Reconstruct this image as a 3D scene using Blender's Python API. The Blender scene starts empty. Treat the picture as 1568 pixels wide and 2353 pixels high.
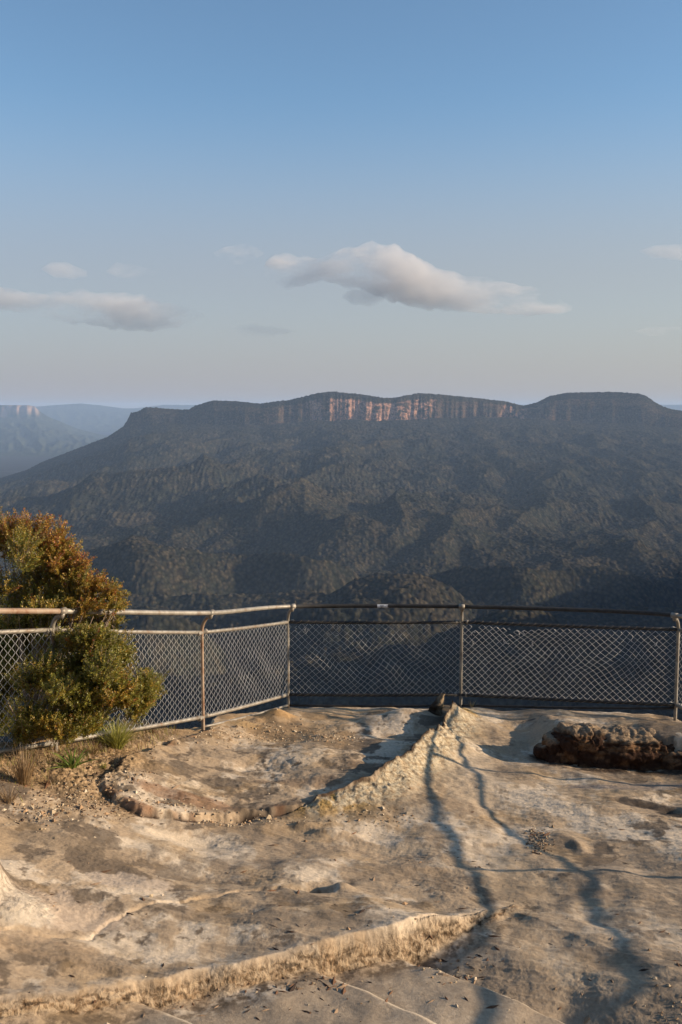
import bpy, bmesh, math, random
import numpy as np, time
_t0 = time.time()
from mathutils import Vector, Matrix
from math import radians as R, sin, cos, tan, pi

random.seed(7); rng = np.random.default_rng(11)
scene = bpy.context.scene
C = scene.collection

# ------------------------------------------------------------------ camera, sky, sun, exposure
CAM = Vector((0, 0, 3.5)); PITCH = R(5.9); F = 2288.0          # F: focal length in units of a 1568 x 2353 frame
cd = bpy.data.cameras.new('camera'); cam = bpy.data.objects.new('camera', cd); C.objects.link(cam)
cam.location = CAM; cam.rotation_euler = (R(90) - PITCH, 0, 0)
cd.sensor_fit = 'VERTICAL'; cd.sensor_height = 36; cd.sensor_width = 24; cd.lens = 35.0
cd.clip_start = 0.05; cd.clip_end = 80000
scene.camera = cam

SUN_EL, SUN_AZ = 16.5, 93.0        # azimuth clockwise from +Y (the view direction)
SKY_TINT = (1.18, 1.38, 1.48, 1); MIST_L = (3.25, 3.1, 3.4, 1); MIST_R = (3.8, 3.5, 3.4, 1)
w = bpy.data.worlds.new('World'); scene.world = w; w.use_nodes = True
nt = w.node_tree; bg = nt.nodes['Background']
sky = nt.nodes.new('ShaderNodeTexSky'); sky.sky_type = 'NISHITA'; sky.sun_disc = False
sky.sun_elevation = R(SUN_EL); sky.sun_rotation = R(SUN_AZ)
sky.altitude = 900; sky.air_density = 1.0; sky.dust_density = 0.8; sky.ozone_density = 1.2
tcw = nt.nodes.new('ShaderNodeTexCoord'); sx = nt.nodes.new('ShaderNodeSeparateXYZ'); nt.links.new(tcw.outputs['Generated'], sx.inputs[0])
vr = nt.nodes.new('ShaderNodeValToRGB'); nt.links.new(sx.outputs['Z'], vr.inputs[0]); vr.color_ramp.interpolation = 'EASE'     # thickness of the low mist seen against the sky
e = vr.color_ramp.elements; e[0].position = 0.0; e[0].color = (.95,) * 3 + (1,); e[1].position = 0.30; e[1].color = (0, 0, 0, 1)
k = e.new(0.11); k.color = (.70,) * 3 + (1,)
mul = nt.nodes.new('ShaderNodeMix'); mul.data_type = 'RGBA'; mul.blend_type = 'MULTIPLY'; mul.inputs[0].default_value = 1; mul.inputs[7].default_value = SKY_TINT; nt.links.new(sky.outputs[0], mul.inputs[6])
xr = nt.nodes.new('ShaderNodeMapRange'); nt.links.new(sx.outputs['X'], xr.inputs['Value']); xr.inputs['From Min'].default_value = -0.35; xr.inputs['From Max'].default_value = 0.35
mc = nt.nodes.new('ShaderNodeMix'); mc.data_type = 'RGBA'; nt.links.new(xr.outputs[0], mc.inputs[0]); mc.inputs[6].default_value = MIST_L; mc.inputs[7].default_value = MIST_R
mx = nt.nodes.new('ShaderNodeMix'); mx.data_type = 'RGBA'; nt.links.new(vr.outputs[0], mx.inputs[0]); nt.links.new(mul.outputs[2], mx.inputs[6]); nt.links.new(mc.outputs[2], mx.inputs[7])
nt.links.new(mx.outputs[2], bg.inputs[0]); bg.inputs[1].default_value = 0.077
ld = bpy.data.lights.new('sun', 'SUN'); ld.energy = 5.0; ld.angle = R(0.53); ld.color = (1.0, 0.805, 0.585)
lo = bpy.data.objects.new('sun', ld); C.objects.link(lo)
sd = Vector((sin(R(SUN_AZ)) * cos(R(SUN_EL)), cos(R(SUN_AZ)) * cos(R(SUN_EL)), sin(R(SUN_EL))))
lo.rotation_euler = sd.to_track_quat('Z', 'Y').to_euler(); lo.location = (20, 0, 20)
vs = scene.view_settings; vs.view_transform = 'Standard'; vs.look = 'None'; vs.exposure = 0.6; vs.gamma = 1; vs.use_curve_mapping = False
cy = scene.cycles
cy.use_denoising = True; cy.max_bounces = 6; cy.diffuse_bounces = 3; cy.glossy_bounces = 2; cy.transparent_max_bounces = 12
cy.volume_bounces = 1; cy.volume_step_rate = 1.0; cy.volume_max_steps = 128

# ------------------------------------------------------------------ numpy noise
def _h(xi, yi, s):
    h = (xi.astype(np.int64) * 374761393 + yi.astype(np.int64) * 668265263 + s * 974634777) & 0xffffffff
    h = ((h ^ (h >> 13)) * 1274126177) & 0xffffffff
    h = ((h ^ (h >> 16)) * 2246822519) & 0xffffffff
    return ((h ^ (h >> 15)) & 0xffffff) / float(0xffffff)
def gn(x, y, s=0):
    x = np.asarray(x, float); y = np.asarray(y, float)
    xi = np.floor(x); yi = np.floor(y); fx = x - xi; fy = y - yi
    ux = fx * fx * fx * (fx * (fx * 6 - 15) + 10); uy = fy * fy * fy * (fy * (fy * 6 - 15) + 10)
    def g(a, b):
        t = _h(xi + a, yi + b, s) * 2 * pi
        return np.cos(t) * (fx - a) + np.sin(t) * (fy - b)
    a = g(0, 0) * (1 - ux) + g(1, 0) * ux; b = g(0, 1) * (1 - ux) + g(1, 1) * ux
    return (a * (1 - uy) + b * uy) * 1.5
def fbm(x, y, o=5, g=0.5, s=0):
    r = 0; a = 1
    for i in range(o):
        r = r + a * gn(x, y, s + i * 17); x = x * 2.03 + 5.3; y = y * 2.03 - 3.1; a *= g
    return r
def ridged(x, y, o=4, s=0):
    r = 0; a = 1
    for i in range(o):
        r = r + a * (1 - 2 * np.abs(gn(x, y, s + i * 13))); x = x * 2.07 + 1.7; y = y * 2.07 + 9.2; a *= 0.48
    return r
def ss(a, b, x):
    t = np.clip((x - a) / (b - a), 0, 1); return t * t * (3 - 2 * t)
def worley(x, y, s=0):
    xi = np.floor(x); yi = np.floor(y); best = np.full(x.shape, 9.0); cid = np.zeros(x.shape)
    for a in (-1, 0, 1):
        for b in (-1, 0, 1):
            px = xi + a + 0.15 + 0.7 * _h(xi + a, yi + b, s); py = yi + b + 0.15 + 0.7 * _h(xi + a, yi + b, s + 5)
            d = np.hypot(px - x, py - y); k = d < best
            best = np.where(k, d, best); cid = np.where(k, _h(xi + a, yi + b, s + 9), cid)
    return best, cid
def seg_dist(x, y, pts, vals=None):
    """signed distance to a polyline (positive to the left of its direction) and a value interpolated along it"""
    best = np.full(x.shape, 1e9); sg = np.ones(x.shape); val = np.zeros(x.shape)
    for i in range(len(pts) - 1):
        ax, ay = pts[i]; bx, by = pts[i + 1]; dx, dy = bx - ax, by - ay; L2 = dx * dx + dy * dy + 1e-12
        t = np.clip(((x - ax) * dx + (y - ay) * dy) / L2, 0, 1)
        qx = x - ax - t * dx; qy = y - ay - t * dy; d = np.hypot(qx, qy); k = d < best
        best = np.where(k, d, best); sg = np.where(k, np.sign(dx * qy - dy * qx), sg)
        if vals is not None: val = np.where(k, vals[i] * (1 - t) + vals[i + 1] * t, val)
    return best * np.where(sg == 0, 1, sg), val

# ------------------------------------------------------------------ survey of the place: rays from the viewpoint give world positions
def ray(u, v):
    du = (u - 784) / F; dv = (v - 1176.5) / F
    return Vector((du, cos(PITCH) - dv * sin(PITCH), -sin(PITCH) - dv * cos(PITCH)))
def at(u, v, Y):
    d = ray(u, v); return CAM + d * (Y / d.y)
def slope_v(v):                              # height per metre of depth on the centre column
    v = np.asarray(v, float); dv = (v - 1176.5) / F
    return (-sin(PITCH) - dv * cos(PITCH)) / (cos(PITCH) - dv * sin(PITCH))
def base(x, y):
    x = np.asarray(x, float); y = np.asarray(y, float)
    l = -x - 0.9; left = 0.265 * 0.5 * (l + np.sqrt(l * l + 0.05))
    r = x - 1.0; right = 0.085 * 0.5 * (r + np.sqrt(r * r + 0.3)) * ss(10.6, 8.0, y)
    return 0.09 * (11 - y) + left - right - 0.04
def G(u, v, dz=0.0):
    d = ray(u, v); t = 5.0
    for _ in range(40):
        p = CAM + d * t; t += (p.z - dz - float(base(p.x, p.y))) * 1.6
    p = CAM + d * t
    return (p.x, p.y)

# ------------------------------------------------------------------ materials
def new_mat(name):
    m = bpy.data.materials.new(name); m.use_nodes = True
    return m, m.node_tree, m.node_tree.nodes['Principled BSDF']
def N(nt, t, **kw):
    n = nt.nodes.new(t)
    for k, v in kw.items():
        if k in n.inputs: n.inputs[k].default_value = v
        else: setattr(n, k, v)
    return n
def ramp(nt, fac, stops):
    r = nt.nodes.new('ShaderNodeValToRGB'); e = r.color_ramp.elements
    while len(e) < len(stops): e.new(0.5)
    for i, (p, c) in enumerate(stops): e[i].position = p; e[i].color = (*c, 1)
    nt.links.new(fac, r.inputs[0]); return r
def mixc(nt, kind, fac, a, b):
    m = nt.nodes.new('ShaderNodeMix'); m.data_type = 'RGBA'; m.blend_type = kind
    if isinstance(fac, (int, float)): m.inputs[0].default_value = fac
    else: nt.links.new(fac, m.inputs[0])
    nt.links.new(a, m.inputs[6])
    if isinstance(b, tuple): m.inputs[7].default_value = (*b, 1)
    else: nt.links.new(b, m.inputs[7])
    return m.outputs[2]
def vcol_mat(name, rough=0.9, noise_scale=60, dark=(0.6, 0.6, 0.6), light=(1.25, 1.25, 1.25), bump=0.4, bump_d=0.01, spec=0.2, coords='Object', translucent=0):
    m, t, b = new_mat(name)
    a = N(t, 'ShaderNodeAttribute', attribute_name='col')
    tc = N(t, 'ShaderNodeTexCoord')
    n1 = N(t, 'ShaderNodeTexNoise'); n1.inputs['Scale'].default_value = noise_scale; n1.inputs['Detail'].default_value = 8; n1.inputs['Roughness'].default_value = 0.65
    t.links.new(tc.outputs[coords], n1.inputs['Vector'])
    r = ramp(t, n1.outputs['Fac'], [(0.3, dark), (0.7, light)])
    c = mixc(t, 'MULTIPLY', 1.0, a.outputs['Color'], r.outputs['Color'])
    t.links.new(c, b.inputs['Base Color'])
    b.inputs['Roughness'].default_value = rough; b.inputs['Specular IOR Level'].default_value = spec
    if bump:
        bp = N(t, 'ShaderNodeBump'); bp.inputs['Strength'].default_value = bump; bp.inputs['Distance'].default_value = bump_d
        t.links.new(n1.outputs['Fac'], bp.inputs['Height']); t.links.new(bp.outputs[0], b.inputs['Normal'])
    return m, t, b

# ------------------------------------------------------------------ objects
def obj(name, me, mat=None, parent=None):
    o = bpy.data.objects.new(name, me); C.objects.link(o)
    if mat: me.materials.append(mat)
    if parent is not None: o.parent = parent; o.matrix_parent_inverse = parent.matrix_world.inverted()
    return o
def tag(o, label=None, cat=None, group=None, kind=None):
    if label: o['label'] = label
    if cat: o['category'] = cat
    if group: o['group'] = group
    if kind: o['kind'] = kind
    return o
def empty(name, loc, label, cat, group=None):
    o = bpy.data.objects.new(name, None); C.objects.link(o); o.location = loc
    bpy.context.view_layer.update()
    o.matrix_world = Matrix.Translation(loc)
    return tag(o, label, cat, group)
def np_mesh(name, V, Fq, col=None, smooth=True):
    V = np.asarray(V, np.float32); Fq = np.asarray(Fq, np.int32); n = Fq.shape[1]
    me = bpy.data.meshes.new(name)
    me.vertices.add(len(V)); me.vertices.foreach_set('co', V.ravel())
    me.loops.add(Fq.size); me.loops.foreach_set('vertex_index', Fq.ravel())
    me.polygons.add(len(Fq)); me.polygons.foreach_set('loop_start', np.arange(0, Fq.size, n, dtype=np.int32))
    me.polygons.foreach_set('loop_total', np.full(len(Fq), n, np.int32))
    me.polygons.foreach_set('use_smooth', np.full(len(Fq), smooth))
    me.update(calc_edges=True)
    if col is not None:
        a = me.color_attributes.new('col', 'FLOAT_COLOR', 'POINT')
        c = np.ones((len(V), 4), np.float32); c[:, :col.shape[1]] = col; a.data.foreach_set('color', c.ravel())
    return me
def grid_faces(nr, nc):
    i = np.arange(nr - 1)[:, None] * nc + np.arange(nc - 1)[None, :]
    return np.stack([i, i + 1, i + nc + 1, i + nc], -1).reshape(-1, 4)
class MB:
    def __init__(s): s.v = []; s.f = []
    def tube(s, pts, r, n=8, cap=True):
        pts = [Vector(p) for p in pts]; rs = r if isinstance(r, (list, tuple)) else [r] * len(pts)
        b0 = len(s.v); up = Vector((0, 0, 1)); prev = None
        for i, p in enumerate(pts):
            t = (pts[min(i + 1, len(pts) - 1)] - pts[max(i - 1, 0)])
            if t.length < 1e-9: t = Vector((0, 0, 1))
            t.normalize()
            if prev is None:
                a = up if abs(t.z) < 0.9 else Vector((1, 0, 0)); x = t.cross(a).normalized()
            else:
                x = (prev - t * prev.dot(t)).normalized()
            prev = x; y = t.cross(x)
            for k in range(n):
                an = 2 * pi * k / n; s.v.append(p + (x * cos(an) + y * sin(an)) * rs[i])
        for i in range(len(pts) - 1):
            for k in range(n):
                a = b0 + i * n + k; b = b0 + i * n + (k + 1) % n; s.f.append((a, b, b + n, a + n))
        if cap:
            s.f.append(tuple(b0 + k for k in range(n))[::-1]); e = b0 + (len(pts) - 1) * n
            s.f.append(tuple(e + k for k in range(n)))
    def build(s, name, mat, parent=None, smooth=True):
        me = bpy.data.meshes.new(name); me.from_pydata([tuple(v) for v in s.v], [], s.f); me.update()
        me.polygons.foreach_set('use_smooth', [smooth] * len(me.polygons))
        return obj(name, me, mat, parent)

print('THE ROCK LOOKOUT', round(time.time() - _t0, 1))
# ================================================================== THE ROCK LOOKOUT
# cliff edge of the lookout, counter-clockwise (inside lies to the left going from right to left)
EDGE = [(12, -20), (7.5, -4), (4.8, 1.5), (4.7, 4), (4.85, 6.6), (4.62, 9.2), (3.95, 11.15), (2.7, 11.62), (1.45, 11.78), (0.5, 11.8), (-0.65, 11.72), (-1.05, 11.1), (-1.55, 10.15), (-2.0, 9.4), (-2.75, 8.3), (-3.5, 6.8), (-4.6, 4.5), (-7.5, -3), (-14, -20)]
def poly(pts): return [G(u, v) for u, v in pts]
RID = poly([(1058, 1650), (1040, 1672), (1018, 1706), (988, 1738), (945, 1772), (900, 1803), (855, 1827), (800, 1838), (740, 1852)])
RIDH = [0.10, 0.235, 0.22, 0.20, 0.185, 0.175, 0.15, 0.125, 0.09]
SLAB = poly([(680, 1865), (600, 1876), (500, 1882), (420, 1884), (330, 1872), (262, 1846), (228, 1806), (285, 1765), (330, 1738), (400, 1712), (470, 1690), (500, 1640)])
RIM = RID + SLAB
LEDGE = poly([(1160, 2064), (1105, 2088), (1000, 2128), (905, 2160), (850, 2172), (760, 2197), (700, 2214), (600, 2243), (480, 2268), (350, 2288), (200, 2308), (0, 2333), (-250, 2352), (-700, 2380)])
E0 = poly([(300, 2280), (320, 2302), (414, 2352), (640, 2480), (900, 2650)])
E1 = poly([(650, 2180), (689, 2200), (783, 2243), (1008, 2352), (1300, 2500), (1700, 2720)])
E2 = [G(u, v, -0.07) for u, v in ((850, 2155), (883, 2173), (953, 2206), (1175, 2291), (1324, 2352), (1700, 2510), (2200, 2720))]
OUT = poly([(1236, 1728), (1262, 1742), (1330, 1750), (1400, 1752), (1500, 1758), (1620, 1772), (1800, 1795), (2100, 1830)])
CRK = poly([(-200, 2170), (0, 2164), (100, 2172), (190, 2170), (260, 2138), (330, 2112), (400, 2096), (470, 2078), (560, 2060), (640, 2052)])
def bump(x, y, u, v, rx, ry, h, rot=0):
    cx, cy_ = G(u, v); dx, dy = x - cx, y - cy_; c, s = cos(rot), sin(rot)
    a = (dx * c + dy * s) / rx; b = (-dx * s + dy * c) / ry
    return h * np.exp(-(a * a + b * b))

def ground_height(x, y, masks=None):
    # warp a little so that traced edges are never clean
    wx = x + 0.035 * fbm(x * 3.1, y * 3.1, 3, 0.5, 71) + 0.010 * gn(x * 21, y * 21, 5)
    wy = y + 0.035 * fbm(x * 3.3 + 9, y * 3.3, 3, 0.5, 72) + 0.010 * gn(x * 19, y * 23, 6)
    lxw = x + 0.035 * fbm(x * 2.2, y * 2.2, 2, 0.5, 71); lyw = y + 0.035 * fbm(x * 2.3 + 9, y * 2.3, 2, 0.5, 72)
    z = base(x, y)
    # broad undulation and worn dimples
    und = 0.050 * fbm(x * 0.55 + 3, y * 0.62, 3, 0.45, 1) + 0.016 * fbm(x * 2.3, y * 2.0, 3, 0.5, 2)
    dm = fbm(x * 5.2, y * 4.4, 4, 0.5, 3)
    und = und + 0.022 * fbm(x * 1.1 + 8, y * 1.7, 2, .5, 7)
    fine = 0.0036 * dm + 0.0008 * fbm(x * 17, y * 15, 3, 0.6, 4)
    z = z + und
    # left slab, with its dimpled top
    sd_s, _ = seg_dist(wx, wy, RIM)
    dr, hr = seg_dist(wx, wy, RID, RIDH)                       # RID runs away from the edge towards us: right-hand (image left) side is negative
    inside = ss(0.018, -0.03, sd_s)
    inside = inside * ss(-2.2, -1.7, x + 0.15 * gn(x * 2, y * 2, 8))
    z = z + (0.072 * inside * (0.85 + 0.4 * gn(x * 1.9, y * 1.9, 46)) + 0.015 * inside * ss(0, 0.5, -sd_s)) * ss(12, 10.5, y)
    patch = ss(0.0, 0.4, fbm(x * 0.9 + 40, y * 1.3, 3, .5, 62))
    fine = fine + (0.0004 + 0.0016 * patch) * fbm(x * 26, y * 24, 3, 0.6, 63)
    bed = fbm(x * 1.2 + 3, y * 5.0 + x * 1.2, 4, .55, 64); fine = fine + 0.007 * (1 - 2 * np.abs(np.clip(bed, -.5, .5))) * ss(12, 10, y)
    dimp = np.clip(fbm(x * 6.5 + 4, y * 5.0, 3, 0.5, 31), -0.2, 1)
    z = z + inside * ss(9.9, 9.2, y) * 0.008 * dimp
    # crest of the ridge: sheer on the left, rough apron on the right
    rough = fbm(x * 13, y * 13, 4, 0.6, 12)
    dR = np.maximum(dr, 0); dL = np.maximum(-dr, 0)
    prof = np.where(dr > 0, 0.50 * np.exp(-(dR / 0.13) ** 1.3) + 0.50 * np.exp(-(dR / 0.36) ** 1.5), np.exp(-(dL / 0.035) ** 1.6))
    hrn = hr * (1 + 0.22 * gn(x * 5, y * 5, 40) + 0.04 * gn(x * 17, y * 17, 41))
    face = ss(0.0, 0.03, dr) * np.exp(-(dR / 0.26) ** 2) * ss(0.03, 0.12, hr)
    z = z + hrn * prof * ss(0.0, 0.1, hr) + face * 0.009 * rough
    # trough to the right of the ridge
    trough = ss(0.1, 0.9, dr) * ss(3.2, 1.2, dr) * ss(5.0, 6.5, y) * ss(12, 10.5, y) * ss(-0.5, 0.5, x)
    z = z - 0.07 * trough
    # foreground ledge with the cut steps in front of it
    dl, _ = seg_dist(lxw, lyw, LEDGE)                            # positive = towards us
    edge_rough = fbm(x * 16, y * 16, 3, 0.6, 22)
    ex, ey = x + 0.4 * (lxw - x), y + 0.4 * (lyw - y)
    d0, _ = seg_dist(ex, ey, E0); d1, _ = seg_dist(ex, ey, E1); d2, _ = seg_dist(ex, ey, E2)   # positive = right-hand image side
    def stp(d): return 0.25 * ss(-0.045, 0.0, d) + 0.75 * ss(-0.004, 0.016, d)
    r2 = stp(d2); r1 = stp(d1); r0 = stp(d0)
    lx, ly = LEDGE[3][0] - LEDGE[0][0], LEDGE[3][1] - LEDGE[0][1]; ll = math.hypot(lx, ly)
    distL = np.maximum(((x - LEDGE[0][0]) * lx + (y - LEDGE[0][1]) * ly) / ll, 0)
    dropV = np.maximum(0.18 * np.clip(distL / 1.15, 0, 1.25) ** 0.8, 0.235 * ss(0.8, 0.0, d2))
    rise = ss(0.1, 1.1, distL); rise = np.where(dl > 0, np.maximum(rise, ss(1.0, 0.0, d2)), rise * ss(1.7, 0.1, -dl))
    z = z + 0.09 * rise
    dT2 = 0.160 + 0.0 * d2; dT1 = 0.098 + 0.0 * d1; dT0 = 0.045 + 0.0 * d0
    drop = dT0 * (1 - r0) + r0 * (dT1 * (1 - r1) + r1 * (dT2 * (1 - r2) + r2 * dropV))
    # E2 dies out into the slope on the far right
    dlw = dl + 0.004 * edge_rough + 0.03 * gn(x * 4.2, y * 4.2, 44)
    wdt = 0.055 + 0.035 * ss(-0.3, 0.5, gn(x * 2.7, y * 2.7, 43))
    infront = 0.45 * ss(-0.015, 0.045, dlw) + 0.55 * ss(0.0, 1, dlw / wdt)
    z = z - drop * infront
    lip = np.exp(-(dl / 0.09) ** 2) * (dl < 0.05)
    z = z + 0.020 * lip * ss(0.0, 0.6, distL) - 0.002 * np.abs(edge_rough) * np.exp(-((dl - 0.03) / 0.05) ** 2)
    # outcrop ledge on the right: ground behind it stands higher
    do, _ = seg_dist(wx, wy, OUT)                              # positive = far side
    back = ss(0.14, 0.30, do) * ss(1.9, 0.6, do) * ss(OUT[0][0] - 0.05, OUT[0][0] + 0.45, x)
    z = z + 0.26 * back
    # crack line at the left
    dc, _ = seg_dist(wx, wy, CRK)
    cm = ss(-3.0, -1.6, x) * ss(0.0, -0.35, x)
    z = z - 0.007 * cm * np.where(dc < 0, np.exp(-(-dc / 0.30)), 0) * ss(0.0, -0.02, dc) - 0.012 * cm * np.exp(-(dc / 0.012) ** 2)
    # single lumps and hollows
    for b in ((-35, 2070, .09, .16, .28), (30, 2110, .25, .18, .07), (1017, 1640, .16, .12, .07), (945, 1668, .5, .3, .13), (1000, 1655, .14, .12, .07), (760, 1905, .17, .08, .055), (700, 1893, .10, .06, .04),
              (785, 2043, .085, .06, .050), (720, 2048, .10, .035, -.075), (1300, 1915, .14, .20, .035), (1330, 1930, .06, .12, .03), (1440, 2290, .3, .3, .012),
              (1230, 1645, .7, .25, .07), (1460, 1650, .7, .3, .06), (640, 1668, .18, .10, .10), (560, 1680, .2, .12, .06), (590, 1672, .06, .05, .03),
              (420, 1925, .35, .12, -.035), (340, 1905, .12, .05, .02), (285, 2030, .28, .10, -.02), (500, 2180, .5, .12, .02), (930, 1920, .22, .08, .03), (1500, 1820, .25, .08, .05),
              (1545, 1850, .10, .06, -.09), (1480, 1840, .09, .03, -.05), (1220, 1655, .05, .02, -.02), (560, 1876, .14, .04, .035), (590, 1872, .05, .02, -.04), (1450, 1930, .3, .06, .03),
              (980, 1980, .4, .06, .02), (1500, 2100, .3, .1, .03), (870, 1700, .3, .15, -.03), (700, 1740, .14, .05, .03), (600, 1790, .16, .05, .03), (480, 1760, .2, .05, .035),
              (830, 1760, .1, .04, .03), (640, 1740, .1, .03, -.02), (90, 1830, .3, .1, .04), (150, 1870, .2, .05, .04), (60, 1880, .15, .04, -.03), (1350, 1850, .3, .07, .03), (1130, 1930, .15, .15, -.02)):
        z = z + bump(x, y, *b)
    # soil pocket at the left
    soil = ss(-1.45, -2.0, x + 0.25 * fbm(x * 2, y * 2, 2, 0.5, 9)) * ss(7.0, 7.5, y)
    z = z + soil * (0.012 * fbm(x * 22, y * 22, 3, 0.6, 10) + 0.01)
    z = z + fine * (1 - 0.8 * ss(0.08, 0.16, dl) * ss(0.05, -0.05, d2))
    # cliff
    de, _ = seg_dist(x + 0.10 * fbm(x * 1.7, y * 1.7, 4, 0.55, 50), y + 0.10 * fbm(x * 1.9 + 7, y * 1.9, 4, 0.55, 51), EDGE)
    de = -de
    e = np.maximum(de + 0.04, 0)
    z = z - 0.3 * np.maximum(e, 0) ** 1.2 - 26 * ss(0.0, 3.0, e) * (1 + 0.2 * gn(x * 0.8, y * 0.8, 52))
    z = z + 13 * ss(-1.2, -9.0, y + 0.5 * gn(x * .7, y * .7, 61)) * ss(9, 5, np.abs(x + 1) - 6)  # unseen bank added behind the camera to cut the sky light
    if masks is not None:
        masks.update(dr=dr, hr=hr, dl=dl, do=do, de=de, dm=dm, soil=soil, inside=inside, sd_s=sd_s, face=face, infront=infront, back=back, dc=dc, d1=d1, d2=d2, d0=d0, trough=trough, und=und)
    return z

ta = np.concatenate([np.linspace(-1.6, -0.40, 90)[:-1], np.linspace(-0.40, 0.40, 900), np.linspace(0.40, 1.6, 90)[1:]])
ys = np.concatenate([np.linspace(-12, 3.0, 110)[:-1], 3.0 * (12.2 / 3.0) ** np.linspace(0, 1, 1150), np.linspace(12.25, 18, 60)])
T_, Y_ = np.meshgrid(ta, ys)
X_ = T_ * np.maximum(np.abs(Y_ - 1.5) + 1.65, 3.2)
M = {}
Z_ = ground_height(X_, Y_, M)
# ---- colour of the stone (stains, lichen, rust, sand, with some shade and highlights painted in)
def lerp3(c, m, t): return c * (1 - m[..., None]) + np.array(t) * m[..., None]
n1 = fbm(X_ * 1.3, Y_ * 1.1, 5, 0.6, 101); n2 = fbm(X_ * 4.5, Y_ * 3.4, 5, 0.62, 102); n3 = fbm(X_ * 16, Y_ * 13, 4, 0.65, 103); n4 = fbm(X_ * 2.4 + 5, Y_ * 2.0, 4, 0.6, 104)
n3f = fbm(X_ * 18 + Z_ * 7, (Y_ * 0.6 + Z_ * 1.4) * 20, 4, 0.65, 107)
col = np.zeros(X_.shape + (3,)); col[:] = (0.38, 0.285, 0.19)
nL = fbm(X_ * 0.75 + 11, Y_ * 1.5, 4, 0.55, 130)
col = lerp3(col, ss(0.0, 0.5, n1 + 0.5 * n2 - 0.4 * nL) * 0.85, (0.60, 0.495, 0.37))            # pale worn stone
stain = ss(-0.05, 0.34, n2 * 0.6 + n4 * 0.5 + n3 * 0.2 + nL * 0.7)
trm = ss(0.15, 0.7, M['dr']) * ss(2.2, 1.4, M['dr']) * ss(5.2, 6.2, Y_)
col = lerp3(col, stain * (0.90 - 0.50 * trm), (0.145, 0.11, 0.078))                     # brown-grey lichen
col = lerp3(col, ss(0.40, 0.7, n3 * 0.7 + n2 * 0.5) * 0.35, (0.13, 0.095, 0.065))
och = ss(0.1, 0.6, fbm(X_ * 2.1 + 20, Y_ * 1.8, 4, 0.55, 105)); col = lerp3(col, och * 0.25, (0.42, 0.27, 0.12))
def spot(u, v, rx, ry, warp=0.6):
    cx, cy_ = G(u, v); a = (X_ - cx) / rx; b = (Y_ - cy_) / ry
    return ss(1.15, 0.75, np.sqrt(a * a + b * b) + warp * 0.5 * n2 + 0.15 * n3)
for (u, v, rx, ry, c, k) in ((420, 1925, .36, .13, (.58, .47, .34), .8), (285, 2035, .30, .14, (.46, .37, .285), .8), (130, 2110, .38, .22, (.47, .37, .28), .7), (90, 2200, .5, .12, (.42, .30, .19), .5),
                           (1080, 1780, .3, .9, (.46, .36, .25), .6), (1180, 2000, .25, .6, (.45, .34, .22), .5), (940, 1930, .2, .1, (.48, .37, .25), .7), (1440, 1990, .22, .06, (.45, .35, .25), .7),
                           (1480, 1840, .30, .10, (.035, .030, .03), .85), (1545, 1860, .14, .09, (.02, .018, .018), .9), (1400, 1800, .35, .10, (.16, .14, .13), .7), (1500, 1790, .4, .1, (.2, .17, .15), .6),
                           (430, 1850, .45, .12, (.20, .10, .055), .6), (1080, 2260, .3, .2, (.28, .21, .145), .6), (1400, 2050, .3, .1, (.24, .17, .115), .5),
                           (700, 1815, .4, .10, (.19, .13, .085), .6), (850, 1780, .2, .14, (.13, .09, .06), .7), (300, 1790, .3, .1, (.23, .17, .12), .5), (30, 2060, .10, .12, (.18, .14, .1), .6), (20, 2110, .22, .2, (.56, .48, .37), .7), (640, 1668, .2, .09, (.40, .23, .09), .8), (560, 1682, .2, .08, (.45, .30, .14), .7), (1222, 1658, .05, .03, (.08, .06, .05), .9), (1350, 2300, .3, .3, (.26, .195, .135), .5), (650, 2140, .75, .13, (.20, .155, .11), .55), (250, 2240, .6, .10, (.19, .145, .10), .5), (600, 1990, .5, .10, (.21, .16, .115), .5), (1150, 2230, .35, .3, (.21, .155, .105), .5), (150, 1940, .4, .12, (.20, .15, .10), .5)):
    col = lerp3(col, spot(u, v, rx, ry) * k, c)
# rusty broken lip of the left slab and the dark crack below it, its undercut shade painted in
lipm = np.exp(-((M['sd_s'] + 0.02) / 0.05) ** 2) * ss(-0.35, 0.35, n2 + 0.25) * ss(-2.3, -2.0, X_); col = lerp3(col, lipm * 0.7 * ss(0.0, 0.5, fbm(X_ * 2.2, Y_ * 2.2, 3, .5, 120) + .1), (0.20, 0.085, 0.04))
col = lerp3(col, np.exp(-((M['sd_s'] - 0.020) / 0.018) ** 2) * 0.9 * ss(-0.6, -0.1, n2) * ss(-2.3, -2.1, X_), (0.03, 0.018, 0.012))
# ridge: creamy crumbled face with ochre, left side blackened in the colour for its shade
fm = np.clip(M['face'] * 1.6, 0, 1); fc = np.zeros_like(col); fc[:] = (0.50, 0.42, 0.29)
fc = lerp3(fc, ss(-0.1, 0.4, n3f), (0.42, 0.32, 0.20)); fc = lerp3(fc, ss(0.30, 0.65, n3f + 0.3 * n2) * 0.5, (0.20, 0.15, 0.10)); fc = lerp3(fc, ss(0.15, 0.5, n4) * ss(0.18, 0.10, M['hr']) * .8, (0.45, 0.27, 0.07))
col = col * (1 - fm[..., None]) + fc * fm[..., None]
ridge_shade = np.where(M['dr'] < 0.01, np.exp(-(np.abs(M['dr']) / 0.16) ** 2), 0) * ss(0.04, 0.12, M['hr']) * ss(-0.5, 0.3, n2 + 0.2); col = lerp3(col, ridge_shade * 0.9, (0.055, 0.038, 0.026))
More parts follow.
